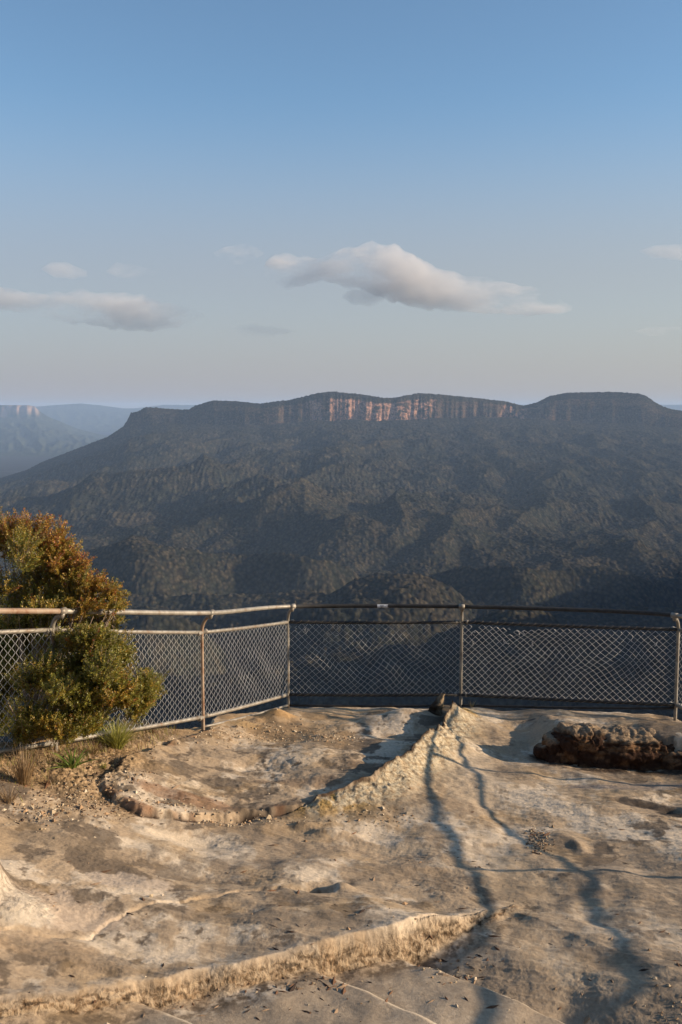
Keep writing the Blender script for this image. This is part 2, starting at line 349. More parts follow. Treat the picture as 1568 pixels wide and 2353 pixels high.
# ledge face
lf = ss(-0.01, 0.02, M['dl']) * ss(0.11, 0.05, M['dl']) * ss(-0.1, 0.3, M['infront'] * 0.5)
fc2 = np.zeros_like(col); fc2[:] = (0.37, 0.28, 0.185); fc2 = lerp3(fc2, ss(-0.15, 0.3, n3f), (0.27, 0.18, 0.105)); fc2 = lerp3(fc2, ss(0.22, 0.5, n3f + 0.25 * n2), (0.085, 0.06, 0.038))
col = col * (1 - lf[..., None]) + fc2 * lf[..., None]
lipp = np.exp(-((M['dl'] + 0.035) / 0.05) ** 2) * ss(-0.4, 0.1, n2); col = lerp3(col, lipp * 0.6, (0.52, 0.42, 0.31))  # highlight along the upper lip, painted into the colour
grub = np.exp(-((M['dl'] - 0.17) / 0.08) ** 2) * ss(-0.3, 0.3, n3); col = lerp3(col, grub * 0.65, (0.12, 0.085, 0.055)); vz = ss(0.12, 0.25, M['dl']) * ss(-0.005, 0.02, M['d2']) * ss(0.55, 0.05, M['d2']); col = lerp3(col, vz * 0.6, (0.17, 0.125, 0.082))
treads = ss(0.15, 0.3, M['dl']) * (X_ < 2.5); col = lerp3(col, treads * (0.45 + 0.3 * ss(0.1, -0.1, M['d2'])), (0.37, 0.29, 0.205))
for d_ in (M['d0'], M['d1'], M['d2']):  # sun-caught edge of each step nose, painted as a pale line
    col = lerp3(col, np.exp(-((d_ + 0.012) / 0.016) ** 2) * treads * 0.85, (0.55, 0.46, 0.34))
# outcrop: black-stained ground at its foot
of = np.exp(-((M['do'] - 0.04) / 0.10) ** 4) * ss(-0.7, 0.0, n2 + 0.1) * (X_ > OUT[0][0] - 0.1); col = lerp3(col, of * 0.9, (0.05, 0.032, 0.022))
# sandy soil at the left and on the outer rim
col = lerp3(col, M['soil'] * 0.85, (0.36, 0.24, 0.125)); col = lerp3(col, M['soil'] * ss(0.1, 0.5, n3 + n2) * 0.8, (0.10, 0.07, 0.04))
sandy = ss(9.4, 9.9, Y_ + 0.2 * n2) * (M['dr'] < -0.2) * ss(-2.5, -1.5, X_) * ss(0.35, -0.05, X_); col = lerp3(col, sandy * 0.5, (0.43, 0.28, 0.14))
col = lerp3(col, ss(0.05, 0.6, M['de']), (0.05, 0.045, 0.035)); col = lerp3(col, ss(-1.0, -2.5, Y_ + n1), (0.035, 0.038, 0.02))  # dark cliff, then the dark cover of the added bank behind the camera
col = col * (1 + 0.10 * gn(X_ * 60, Y_ * 45, 110))[..., None]
V = np.stack([X_, Y_, Z_], -1).reshape(-1, 3)
rock_mat, rt, rb = vcol_mat('sandstone', 0.93, 38, (0.80, 0.79, 0.78), (1.14, 1.14, 1.14), 0.45, 0.010, 0.12)
# fine pitted grain on top
tc = N(rt, 'ShaderNodeTexCoord'); vo = N(rt, 'ShaderNodeTexNoise'); vo.inputs['Scale'].default_value = 170; vo.inputs['Detail'].default_value = 4
rt.links.new(tc.outputs['Object'], vo.inputs['Vector'])
b2 = N(rt, 'ShaderNodeBump'); b2.inputs['Strength'].default_value = 0.5; b2.inputs['Distance'].default_value = 0.004
rt.links.new(vo.outputs['Fac'], b2.inputs['Height']); rt.links.new(rb.inputs['Normal'].links[0].from_socket, b2.inputs['Normal']); 
ra = N(rt, 'ShaderNodeAttribute', attribute_name='col'); n5 = N(rt, 'ShaderNodeTexNoise'); n5.inputs['Scale'].default_value = 26; n5.inputs['Detail'].default_value = 6; n5.inputs['Roughness'].default_value = .6; n5.inputs['Distortion'].default_value = .6
rt.links.new(tc.outputs['Object'], n5.inputs['Vector']); mm = N(rt, 'ShaderNodeMath', operation='MULTIPLY'); rt.links.new(n5.outputs['Fac'], mm.inputs[0]); rt.links.new(ra.outputs['Alpha'], mm.inputs[1])
b3 = N(rt, 'ShaderNodeBump'); b3.inputs['Strength'].default_value = 0.75; b3.inputs['Distance'].default_value = 0.035; rt.links.new(mm.outputs[0], b3.inputs['Height']); rt.links.new(b2.outputs[0], b3.inputs['Normal']); rt.links.new(b3.outputs[0], rb.inputs['Normal'])
rr_ = ramp(rt, n5.outputs['Fac'], [(0.40, (.35, .30, .26)), (0.52, (1, 1, 1)), (0.68, (1.2, 1.15, 1.08))])
cc_ = mixc(rt, 'MULTIPLY', ra.outputs['Alpha'], rb.inputs['Base Color'].links[0].from_socket, rr_.outputs[0]); rt.links.new(cc_, rb.inputs['Base Color'])
rgh = np.clip(fm * 0.55 + lf * 0.8 + 0.6 * of + 0.5 * spot(10, 2080, .28, .22) + 0.4 * M['soil'] + ss(0.1, .5, M['de']), 0, 1)
col4 = np.concatenate([np.clip(col, 0.01, 0.9), rgh[..., None]], -1)
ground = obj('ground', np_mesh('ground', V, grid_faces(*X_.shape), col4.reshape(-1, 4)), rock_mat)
tag(ground, 'worn sandstone rock platform of the lookout, with an unseen added bank behind', kind='structure')
def gz(x, y):
    a = ground_height(np.array([float(x)]), np.array([float(y)])); return float(a[0])

print('VALLEY, MOUNTAIN, FAR HILLS', round(time.time() - _t0, 1))
# ================================================================== VALLEY, MOUNTAIN, FAR HILLS
def prof(pts, u): p = np.array(pts, float); return np.interp(u, p[:, 0], p[:, 1])
CREST = [(-900, 1180), (-300, 1140), (-100, 1125), (0, 1098), (60, 1080), (100, 1060), (180, 1030), (250, 1003), (285, 980), (297, 962), (303, 948), (318, 946), (338, 935), (352, 936), (420, 941), (435, 941), (450, 932), (490, 920), (540, 921), (600, 927), (680, 916), (730, 903), (765, 899), (830, 906), (880, 914), (905, 914), (960, 903), (1010, 906), (1100, 915), (1160, 922), (1200, 932), (1230, 925), (1260, 910), (1300, 902), (1400, 900), (1460, 903), (1480, 909), (1505, 926), (1530, 938), (1568, 945), (1700, 955), (1900, 970), (2600, 1000)]
CBASE = [(-900, 1190), (0, 1108), (250, 1015), (300, 985), (340, 975), (500, 975), (600, 978), (720, 966), (900, 966), (1000, 962), (1100, 958), (1200, 962), (1300, 968), (1450, 975), (1568, 985), (2600, 1030)]
HILLS = [  # crest polyline (u, v), depth, near slope, far slope
    ([(60, 1330), (140, 1290), (200, 1268), (300, 1249), (400, 1262), (500, 1273), (560, 1279), (640, 1274), (700, 1281), (760, 1293), (810, 1312), (840, 1345), (900, 1420)], 2350, .42, .30),
    ([(760, 1370), (810, 1338), (870, 1322), (950, 1321), (1000, 1336), (1045, 1356), (1100, 1400)], 2000, .42, .35),
    ([(900, 1380), (985, 1328), (1060, 1305), (1150, 1306), (1280, 1312), (1380, 1306), (1440, 1315), (1500, 1339), (1568, 1356), (1700, 1380)], 2250, .45, .4),
    ([(1380, 1400), (1480, 1332), (1568, 1325), (1750, 1300), (1950, 1280)], 2700, .42, .35),
    ([(480, 1500), (600, 1425), (740, 1397), (870, 1390), (950, 1398), (1010, 1418), (1080, 1470)], 1700, .42, .35),
    ([(900, 1560), (1000, 1470), (1100, 1440), (1250, 1445), (1400, 1480), (1568, 1540)], 1450, .4, .35),
    ([(100, 1480), (220, 1410), (330, 1400), (450, 1440), (520, 1520)], 1600, .4, .35)]
tv = np.concatenate([np.linspace(-0.75, -0.37, 60)[:-1], np.linspace(-0.37, 0.37, 760), np.linspace(0.37, 1.1, 110)[1:]])
yv = np.concatenate([25 * (1000 / 25) ** np.linspace(0, 1, 70)[:-1], 1000 * 3.4 ** np.linspace(0, 1, 780)[:-1], 3400 * (6150 / 3400) ** np.linspace(0, 1, 330)[:-1], np.linspace(6150, 7000, 280)[:-1], np.linspace(7000, 9800, 40)])
TV, YV = np.meshgrid(tv, yv); XV = TV * YV; U = TV * F + 784
YC = 6700 + 150 * np.sin(U / 160.) + 260 * np.clip((300 - U) / 300, 0, 3)
zc = 3.5 + slope_v(prof(CREST, U)) * YC
gul = fbm(U / 26., U * 0 + 3.3, 4, 0.6, 201)
YBs = YC - 110 - 100 * (1 - ss(600, 700, U) * ss(1260, 1180, U)); bareU = ss(600, 700, U) * ss(1260, 1180, U); YB = YC - 75 - 130 * (1 - bareU) + 30 * gul * (.3 + .7 * bareU) + 10 * ridged(U / 55., U * 0 + 1.2, 2, 203)
zb = 3.5 + slope_v(prof(CBASE, U) + 4 * gn(U / 60., U * 0 + 8, 202)) * YBs
zb = np.minimum(zb, zc - 4)
floor = -455 + 40 * fbm(XV / 900., YV / 900., 3, 0.5, 210)
s = np.clip((YBs - YV) / (YBs - 2700), 0, 1.4)
shp = np.clip(s, 0, 1)
slope = zb * (1 - shp ** 0.82) + floor * shp ** 0.82
wxv = XV + 160 * gn(XV / 800., YV / 800., 211); wyv = YV + 160 * gn(XV / 800. + 4, YV / 800., 212)
A_ = 0.75                                                    # spurs run down towards us and to the left
rx_ = wxv * cos(A_) - wyv * sin(A_); ry_ = wxv * sin(A_) + wyv * cos(A_)
spur = ridged(rx_ / 700., ry_ / 2300., 3, 220) - 0.55
spur2 = ridged(XV / 420. + 3, YV / 900., 3, 230) - 0.5
lft = ss(1150, 500, U)
amp = (62 * spur * (0.35 + 0.65 * lft) + 30 * spur2 * (1 - 0.4 * lft)) * ss(0.0, 0.25, s) + 7 * fbm(XV / 120., YV / 160., 4, 0.6, 240)
slope = slope + amp * ss(0, 0.08, s)
for (u0, v0, u1, v1, y0, y1, h, wd) in ((470, 1130, 790, 1268, 4300, 2900, 55, 120), (1120, 1190, 985, 1320, 3300, 2750, 60, 110), (620, 1040, 330, 1190, 5300, 3700, 40, 130),
    (820, 1100, 620, 1240, 4600, 3200, 45, 110), (1300, 1060, 1180, 1230, 4800, 3000, 50, 120), (1500, 1150, 1420, 1280, 3800, 2700, 50, 120), (300, 1120, 120, 1210, 4600, 3600, 40, 120), (1000, 1180, 870, 1290, 3700, 2800, 60, 110)):
    p0 = ((u0 - 784) / F * y0, y0); p1 = ((u1 - 784) / F * y1, y1)
    d, _ = seg_dist(XV + 110 * gn(XV / 420., YV / 420., 250), YV + 110 * gn(XV / 420., YV / 420., 251), [p0, p1]); slope = slope + h * np.exp(-np.abs(d) / wd) * ss(0, 0.1, s)
kc = ss(0, 1, (YV - YB) / np.maximum(YC - YB, 5)); kc = kc * bareU + (1 - bareU) * np.clip((YV - YB) / np.maximum(YC - YB, 5), 0, 1) ** 0.8; kc = kc * 0.75 + 0.25 * np.clip((YV - YB) / (10 + 60 * (1 - bareU)), 0, 1)
ledge = zb + (zc - zb) * np.clip(kc, 0, 1)
z = np.where(YV < YB, slope, ledge)
z = np.where(YV > YC, zc - (YV - YC) * 0.22, z)
tree = 5 * gn(XV / 11., YV / 60., 260) * (YV > 3400) * ((YV < YB - 10) | (YV > YC - 12))
hill = np.full(XV.shape, -900.)
for pts, Yh, sn, sf in HILLS:
    Yc_ = Yh + 120 * gn(U / 220., U * 0 + Yh, 270)
    h = 3.5 + slope_v(prof(pts, U)) * Yc_
    h = h - (90 * gn(U / 90., U * 0 + Yh, 271) * 0.0)
    dy = YV - Yc_; fall = np.where(dy < 0, -dy * sn, dy * sf); fall = fall ** 1.12 * 0.75
    hh = h - fall + np.clip(fall / 60, 0, 1) * (72 * gn(XV / 200., YV / 420., 280 + int(Yh)) + 7 * fbm(XV / 60., YV / 60., 3, 0.5, 281))
    hill = np.maximum(hill, hh)
k_ = 25.; z = np.where(YV < YB, np.maximum(z, hill) + k_ * np.exp(-np.abs(z - hill) / k_) * 0.15, z)
# the plateau we stand on goes on to the right, outside the picture, and shades the valley below it
ptop = -15 - 150 * ss(1050, 1500, YV) - 30 * ss(1700, 2200, YV) - 230 * ss(2350, 2900, YV)
plat = ss(0.44, 0.56, TV + 0.06 * fbm(YV / 400., YV * 0, 3, 0.5, 290)) * ss(350, 700, YV) * ss(3000, 2200, YV)
z = z * (1 - plat) + (ptop + 25 * gn(XV / 500., YV / 500., 291)) * plat
near = ss(420, 60, YV); z = z * (1 - near) + (-60 - 0.6 * YV) * near
w1, cid = worley(XV / 11., YV / 12., 300); w2, cid2 = worley(XV / 26. + 9, YV / 40., 301)
crown = np.sqrt(np.clip(1 - (w1 / 0.75) ** 2, 0, 1)) * (0.35 + 0.85 * cid)
gapn = ss(-0.5, 0.0, fbm(XV / 90., YV / 90., 3, 0.5, 302) + 0.2)
zt = z + crown * 6.5 * gapn * ss(4600, 3000, YV) * ss(500, 900, YV) + tree
colv = np.zeros(XV.shape + (3,)); colv[:] = (0.026, 0.026, 0.018)
colv = lerp3(colv, ss(0.35, 0.9, cid) * 0.7, (0.054, 0.044, 0.029)); colv = lerp3(colv, ss(0.3, 0.0, cid) * 0.6, (0.016, 0.018, 0.013))
pn = fbm(XV / 300., YV / 300., 4, 0.6, 303); colv = lerp3(colv, ss(0.1, 0.6, pn) * 0.5, (0.048, 0.039, 0.026)); colv = lerp3(colv, ss(-0.1, -0.6, pn) * 0.5, (0.018, 0.021, 0.015))
colv = lerp3(colv, ss(0.3, -0.1, crown) * 0.5 * ss(3600, 2600, YV), (0.03, 0.026, 0.016))
fv = np.where(YV > YB - 12, fbm(XV / 13., zt / 13., 4, 0.7, 306), fbm(XV / 13., YV / 45., 4, 0.7, 305)); colv = colv * (1 + 1.0 * np.clip(fv, -0.75, 1.1) * ss(2400, 4200, YV))[..., None]
# cliff stone of the long mountain: bare where it is sheer
cb = (YV >= YB - 12) & (YV < YB + (YC - YB) * 0.62)
str_ = ss(-0.5, 0.15, fbm(U / 13., z / 22., 3, 0.6, 310) + 0.5 * gul)
bare = np.clip(ss(690, 730, U) * ss(1010, 985, U) * 1.0 + ss(1140, 1165, U) * ss(1215, 1195, U) * .8 + 0.14 * ss(560, 700, U) * ss(1500, 1200, U) + 0.06 * ss(290, 330, U), 0, 1)
cm_ = cb * str_ * bare; strat = ss(-0.1, 0.45, gn(U / 40., z / 9., 311)); colv = lerp3(colv, cm_ * (0.97 - 0.4 * strat), (0.43, 0.24, 0.165))
# a low band of pale cliff in the gorge
gorge = ss(15, 3, np.abs(prof([(660, 1342), (700, 1352), (740, 1344), (790, 1330)], U) - (1176.5 + F * np.tan(np.arctan(-(zt - 3.5) / YV) - PITCH)))) * ss(690, 700, U) * ss(800, 785, U) * ss(-0.1, 0.3, gn(U / 12., U * 0, 320)) * (YV < 3300)
colv = lerp3(colv, gorge * 0.0, (0.4, 0.25, 0.18))
Vv = np.stack([XV, YV, zt], -1).reshape(-1, 3)
fm_, ft, fb = new_mat('forest_and_cliff')
a = N(ft, 'ShaderNodeAttribute', attribute_name='col'); tc = N(ft, 'ShaderNodeTexCoord')
mp = N(ft, 'ShaderNodeMapping'); mp.inputs['Scale'].default_value = (1 / 9., 1 / 14., 1 / 9.); ft.links.new(tc.outputs['Object'], mp.inputs[0])
vn = N(ft, 'ShaderNodeTexVoronoi'); vn.inputs['Scale'].default_value = 1.0; ft.links.new(mp.outputs[0], vn.inputs['Vector'])
rr = ramp(ft, vn.outputs['Distance'], [(0.1, (1.6, 1.55, 1.5)), (0.75, (0.45, 0.46, 0.48))])
c = mixc(ft, 'MULTIPLY', 1.0, a.outputs['Color'], rr.outputs['Color']); ft.links.new(c, fb.inputs['Base Color'])
bp = N(ft, 'ShaderNodeBump'); bp.invert = True; bp.inputs['Strength'].default_value = 0.45; bp.inputs['Distance'].default_value = 4.0
ft.links.new(vn.outputs['Distance'], bp.inputs['Height']); ft.links.new(bp.outputs[0], fb.inputs['Normal'])
fb.inputs['Roughness'].default_value = 1.0; fb.inputs['Specular IOR Level'].default_value = 0.0
valley = obj('mountain', np_mesh('mountain', Vv, grid_faces(*XV.shape), np.clip(colv, 0.005, 0.9).reshape(-1, 3)), fm_)
tag(valley, 'long forested sandstone mountain with cliffs above a wooded valley', kind='structure')

def far_ridge(name, crest, cbase, Y0, zfoot, foot, label, cliff=0.0, seed=0, u0=-500, u1=2600, nu=900):
    us = np.linspace(u0, u1, nu); rows = np.concatenate([np.linspace(0, 1, 70), 1 + np.linspace(0.05, 1, 12)])
    UU, SS = np.meshgrid(us, rows)
    Yc = Y0 + 500 * gn(UU / 300., UU * 0, seed); zc = 3.5 + slope_v(prof(crest, UU)) * Yc
    zbv = 3.5 + slope_v(prof(cbase, UU)) * Yc
    yy = np.where(SS < 1, Yc - (1 - SS) * foot, Yc + (SS - 1) * 3000)
    ts = SS / 0.93
    zz = np.where(SS < 0.93, zfoot + (zbv - zfoot) * np.clip(ts, 0, 1) ** 1.5, zbv + (zc - zbv) * ss(0.93, 0.975, SS))
    zz = np.where(SS > 1, zc - (SS - 1) * 800, zz)
    zz = zz + (45 * (ridged(UU / 45., SS * 3, 4, seed + 3) - 0.6)) * ss(0, 0.3, SS) * ss(0.93, 0.7, SS)
    yy = yy + 70 * gn(UU / 12., UU * 0, seed + 5) * (SS > 0.9) * (SS < 1)
    xx = (UU - 784) / F * yy
    cc = np.zeros(UU.shape + (3,)); cc[:] = (0.04, 0.045, 0.03)
    cc = cc * (1 + 0.5 * fbm(UU / 10., SS * 20, 3, 0.6, seed + 6))[..., None]
    if cliff: cc = lerp3(cc, ss(0.925, 0.94, SS) * ss(0.985, 0.97, SS) * ss(-0.3, 0.2, gn(UU / 22., SS * 40, seed + 7)) * ss(100, 84, UU) * cliff, (0.42, 0.28, 0.21))
    me = np_mesh(name, np.stack([xx, yy, zz], -1).reshape(-1, 3), grid_faces(*UU.shape), np.clip(cc, 0.01, 0.9).reshape(-1, 3))
    o = obj(name, me, far_mat); tag(o, label, kind='structure'); return o
far_mat, _, fb2 = vcol_mat('far_hills', 1.0, 0.02, (0.8, 0.8, 0.8), (1.2, 1.2, 1.2), 0, 0, 0.0)
far_ridge('hills', [(-500, 928), (0, 931), (70, 931), (84, 934), (95, 945), (115, 958), (140, 968), (180, 985), (230, 998), (300, 1010), (420, 1040), (2600, 1040)],
          [(-500, 957), (0, 960), (84, 960), (95, 963), (115, 968), (140, 975), (180, 990), (230, 1003), (300, 1014), (420, 1045), (2600, 1045)], 19000, -560, 7000, 'distant flat topped mesa with a pale cliff band at the far left', 0.8, 400, -500, 900, 500)
far_ridge('hills', [(-500, 926), (90, 934), (140, 930), (190, 927), (240, 932), (300, 940), (380, 930), (560, 932), (900, 930), (1560, 930), (2600, 935)],
          [(-500, 930), (90, 938), (2600, 939)], 28000, -500, 6000, 'faint furthest blue hills on the horizon', 0.0, 500)
# the land below the far hills, out to the horizon
me = np_mesh('terrain', [(-40000, 9000, -560), (40000, 9000, -560), (40000, 30000, -560), (-40000, 30000, -560), (-9000, 20, -620), (12000, 20, -620), (12000, 9000, -560.5), (-9000, 9000, -560.5)], [(0, 1, 2, 3), (4, 5, 6, 7)], np.full((8, 3), 0.05))
tag(obj('terrain', me, far_mat), 'wooded lowland reaching to the horizon', kind='structure')

print('FENCE', round(time.time() - _t0, 1))
# ================================================================== FENCE
def metal(name, c1, c2, rough=0.55, metallic=0.6, sc=14, rust=None):
    m, t, b = new_mat(name); tc = N(t, 'ShaderNodeTexCoord'); n = N(t, 'ShaderNodeTexNoise')
    n.inputs['Scale'].default_value = sc; n.inputs['Detail'].default_value = 7; n.inputs['Roughness'].default_value = 0.7; t.links.new(tc.outputs['Object'], n.inputs['Vector'])
    st = [(0.38, c1), (0.62, c2)]
    if rust: st = [(0.34, rust), (0.44, c1), (0.64, c2)]
    r = ramp(t, n.outputs['Fac'], st); t.links.new(r.outputs[0], b.inputs['Base Color'])
    b.inputs['Roughness'].default_value = rough; b.inputs['Metallic'].default_value = metallic
    bp = N(t, 'ShaderNodeBump'); bp.inputs['Strength'].default_value = 0.25; bp.inputs['Distance'].default_value = 0.002
    t.links.new(n.outputs['Fac'], bp.inputs['Height']); t.links.new(bp.outputs[0], b.inputs['Normal'])
    return m
galv = metal('weathered_galvanised_pipe', (0.22, 0.195, 0.16), (0.34, 0.31, 0.26), 0.55, 0.35, 9, (0.20, 0.13, 0.08))
galvr = metal('rusty_pipe', (0.26, 0.17, 0.11), (0.34, 0.27, 0.20), 0.7, 0.2, 7, (0.18, 0.08, 0.04))
shaded_pipe = metal('shaded_galvanised_pipe', (0.022, 0.021, 0.020), (0.05, 0.047, 0.045), 0.75, 0.2, 9)  # same galvanised pipe, with the shade of the middle bays in its colour
wirem = metal('chain_link_wire', (0.42, 0.41, 0.39), (0.60, 0.59, 0.57), 0.42, 0.55, 30)
tiem = metal('tie_wire', (0.20, 0.15, 0.10), (0.34, 0.28, 0.2), 0.7, 0.4, 30)
# post feet (x, y, z)
P = [(-4.45, 4.30, 1.30), (-3.45, 6.35, 1.02), (-2.42, 8.2, 0.64), (-1.42, 9.97, 0.235), (-0.63, 11.6, -0.08), (1.43, 11.6, -0.08), (3.80, 11.02, 0.06), (4.42, 9.02, 0.0), (4.60, 6.62, 0.03), (4.30, 4.2, 0.24), (4.25, 1.8, 0.48), (4.4, -0.6, 0.7)]
P = [Vector(p) for p in P]
HT, HM, HB, HL = 1.28, 1.07, 0.19, 0.055
# heights measured at each post: (bottom rail, mid rail, top rail) above the foot
hh = {i: [HB, HM, HT] for i in range(len(P))}
hh[2] = [0.05, 1.02, 1.19]; hh[1] = [0.05, 1.0, 1.18]; hh[0] = [0.05, 1.0, 1.18]; hh[3] = [0.115, 1.00, 1.215]; hh[6] = [0.10, 0.97, 1.15]
inw = []
for i, p in enumerate(P):
    a = P[max(i - 1, 0)]; b = P[min(i + 1, len(P) - 1)]; t = (b - a); t.z = 0; t.normalize()
    inw.append(Vector((t.y, -t.x, 0)))
fence = empty('fence', (0.4, 11.5, -0.08), 'curved safety fence of galvanised pipe and chain link along the cliff edge', 'fence')
TOFF = 0.12
for i, p in enumerate(P):
    hb, hm, ht = hh[i]; n_ = inw[i]; m = MB(); pts = [p + Vector((0, 0, -0.25)), p, p + Vector((0, 0, hm * 0.5)), p + Vector((0, 0, hm))]
    for k in range(1, 7):
        q = k / 6 * pi / 2 * 0.75; pts.append(p + Vector((0, 0, hm + (ht - hm - 0.02) * sin(q) / sin(pi / 2 * .75))) + n_ * TOFF * (1 - cos(q)) / (1 - cos(pi / 2 * .75)))
    m.tube(pts, 0.0190, 10); po = m.build('post', galvr if i == 3 else galv, fence)
    if i == 3: po['label'] = 'rust streaked post'
    tt = Vector((-n_.y, n_.x, 0)); q = p + Vector((0, 0, ht)) + n_ * TOFF
    c = MB(); c.tube([q - tt * 0.035, q + tt * 0.035], 0.030, 12); c.build('rail_cap', galv, po)
    c = MB(); c.tube([q + Vector((0, 0, -0.055)) - n_ * 0.02, q + Vector((0, 0, -0.01))], 0.026, 8); c.build('socket', galv, po)
    for zz in (hm, hb):
        for sg_ in (-1, 1):
            q2 = p + Vector((0, 0, zz)); c = MB(); c.tube([q2 + tt * 0.012 * sg_, q2 + tt * 0.05 * sg_, q2 + tt * 0.052 * sg_, q2 + tt * 0.075 * sg_, q2 + tt * .077 * sg_], [.021, .021, .027, .027, .021], 10); c.build('collar', galv, po)
PITCH_D = 0.080
def build_panel(i):
    a, b = P[i], P[i + 1]; L = (b - a).xy.length; rnd = random.Random(i)
    dark = i in (4, 5)  # bays turned from the sun, rails coloured darker
    A = [a + Vector((0, 0, h)) for h in hh[i]]; B = [b + Vector((0, 0, h)) for h in hh[i + 1]]
    A[2] += inw[i] * TOFF; B[2] += inw[i + 1] * TOFF
    def sag(p, q, s, n=9): return [p.lerp(q, k / n) + Vector((0, 0, -s * 4 * (k / n) * (1 - k / n))) for k in range(n + 1)]
    K = [P[min(max(k, 0), len(P) - 1)] + Vector((0, 0, hh[min(max(k, 0), len(P) - 1)][2])) + inw[min(max(k, 0), len(P) - 1)] * TOFF for k in (i - 1, i, i + 1, i + 2)]
    def cr(t):
        m0 = (K[2] - K[0]) * 0.5; m1 = (K[3] - K[1]) * 0.5; e_ = min(m0.length, m1.length, (K[2] - K[1]).length) * 0.8; m0 = m0.normalized() * e_; m1 = m1.normalized() * e_
        return K[1] * (2 * t ** 3 - 3 * t ** 2 + 1) + m0 * (t ** 3 - 2 * t ** 2 + t) + K[2] * (-2 * t ** 3 + 3 * t ** 2) + m1 * (t ** 3 - t ** 2)
    m = MB(); m.tube([cr(k / 20) for k in range(21)], 0.0235, 12); tr = m.build('top_rail', shaded_pipe if dark else (galvr if i == 1 else galv), fence)
    if i == 1: tr['label'] = 'rusty orange stretch of top rail'
    m = MB(); m.tube(sag(A[1], B[1], 0.006), 0.0185, 12); mr = m.build('middle_rail', shaded_pipe if dark else galv, fence)
    m = MB(); m.tube(sag(A[0], B[0], 0.005), 0.0195, 12); br = m.build('bottom_rail', shaded_pipe if dark else galv, fence)
    for rail, k in ((mr, 1), (br, 0)):
        m = MB(); d = (B[k] - A[k]).normalized(); n = int(L / PITCH_D * 0.9)
        sdv = d.cross(Vector((0, 0, 1))).normalized(); upv = sdv.cross(d); pts = []
        for j in range(n * 12 + 1):
            t = (j + 6) / (n * 12 + 12); fr = (j % 12) / 12; p = A[k].lerp(B[k], t) + Vector((0, 0, -0.024 * t * (1 - t))); an = 2 * pi * (j / 12); adv = d * (-(fr - .5) * 0.5 * L / n)
            pts.append(p + adv * (1 if fr > 0 else 0) + (sdv * cos(an) + upv * sin(an)) * 0.0215)
        m.tube(pts, 0.0016, 3)
        m.build('tie_wire', tiem, rail)
    # chain link: zig-zag pickets
    nx = max(4, int(round(L / (PITCH_D / 2)))); nx -= nx % 2
    m = MB(); H0 = (A[1] - A[0]).z; rows = int(round(H0 / (PITCH_D / 2))); nrm = inw[i].lerp(inw[i + 1], 0.5).normalized()
    gapr = 0.0
    def node(ix, iz, front):
        s = ix / nx; t = iz / rows
        lo = A[0].lerp(B[0], s); hi = A[1].lerp(B[1], s); p = lo.lerp(hi, 0.012 + 0.965 * t)
        # slack and dents in the netting
        env = sin(pi * min(max(t, 0), 1)) * sin(pi * min(max(s, 0), 1))
        nz = float(gn(np.array(s * 6 + i * 3.), np.array(t * 3.5), 800)); nz2 = float(gn(np.array(s * 6 + i * 3. + 50), np.array(t * 3.5), 801))
        d = (B[0] - A[0]).normalized()
        p = p + d * ((0.030 if i > 3 else 0.012) * nz * env) + Vector((0, 0, (0.026 if i > 3 else 0.010) * nz2 * (0.35 + env)))
        bulge = (0.05 if i > 3 else 0.03) * env * nz
        if i == 5:
            q = math.exp(-((s - .74) / .10) ** 2 - ((t - .60) / .22) ** 2); p = p + d * (0.075 * q) ; bulge += 0.09 * q
            if t > 0.8: p = p + Vector((0, 0, -0.05 * (t - .8) / .2 * math.exp(-((s - .30) / .12) ** 2)))
        return p + nrm * (bulge + (0.004 if front else -0.004))
    for ix in range(0, nx):
        seg = []
        for iz in range(rows + 1):
            par = (iz + ix) % 2
            seg.append(node(ix + (0 if par == 0 else 1), iz, par == 0))
        torn = None
        if i in (4,) and ix in (nx - 9, nx - 8, nx - 7): seg = seg[:rows - 2]
        if i == 5 and ix in (3, 4, 13, 14): seg = seg[:rows - 1]
        if i == 4 and ix in (1, 2): seg = seg[:rows - 1]
        m.tube(seg, 0.0024, 4, cap=False)
    # loose ends
    if i in (4, 5):
        for _ in range(9):
            s = rnd.choice([rnd.uniform(.03, .12), rnd.uniform(.2, .35), rnd.uniform(.75, .95)]); p = A[1].lerp(B[1], s) - Vector((0, 0, rnd.uniform(.03, .22)))
            pts = [p]; 
            for k in range(4): pts.append(pts[-1] + Vector((rnd.uniform(-.025, .025), rnd.uniform(-.015, .01), rnd.uniform(-.035, .012))))
            m.tube(pts, 0.0024, 4)
    m.build('chain_link_panel', wirem, fence)
    if i in (3, 4, 5):
        m = MB(); q0 = a + Vector((0, 0, 0.06 if i != 3 else 0.01)); q1 = b + Vector((0, 0, 0.06)); m.tube(sag(q0, q1, 0.01), 0.014, 8); m.build('lower_pipe', shaded_pipe if dark else galv, fence)
    return tr
rails = [build_panel(i) for i in range(len(P) - 1)]
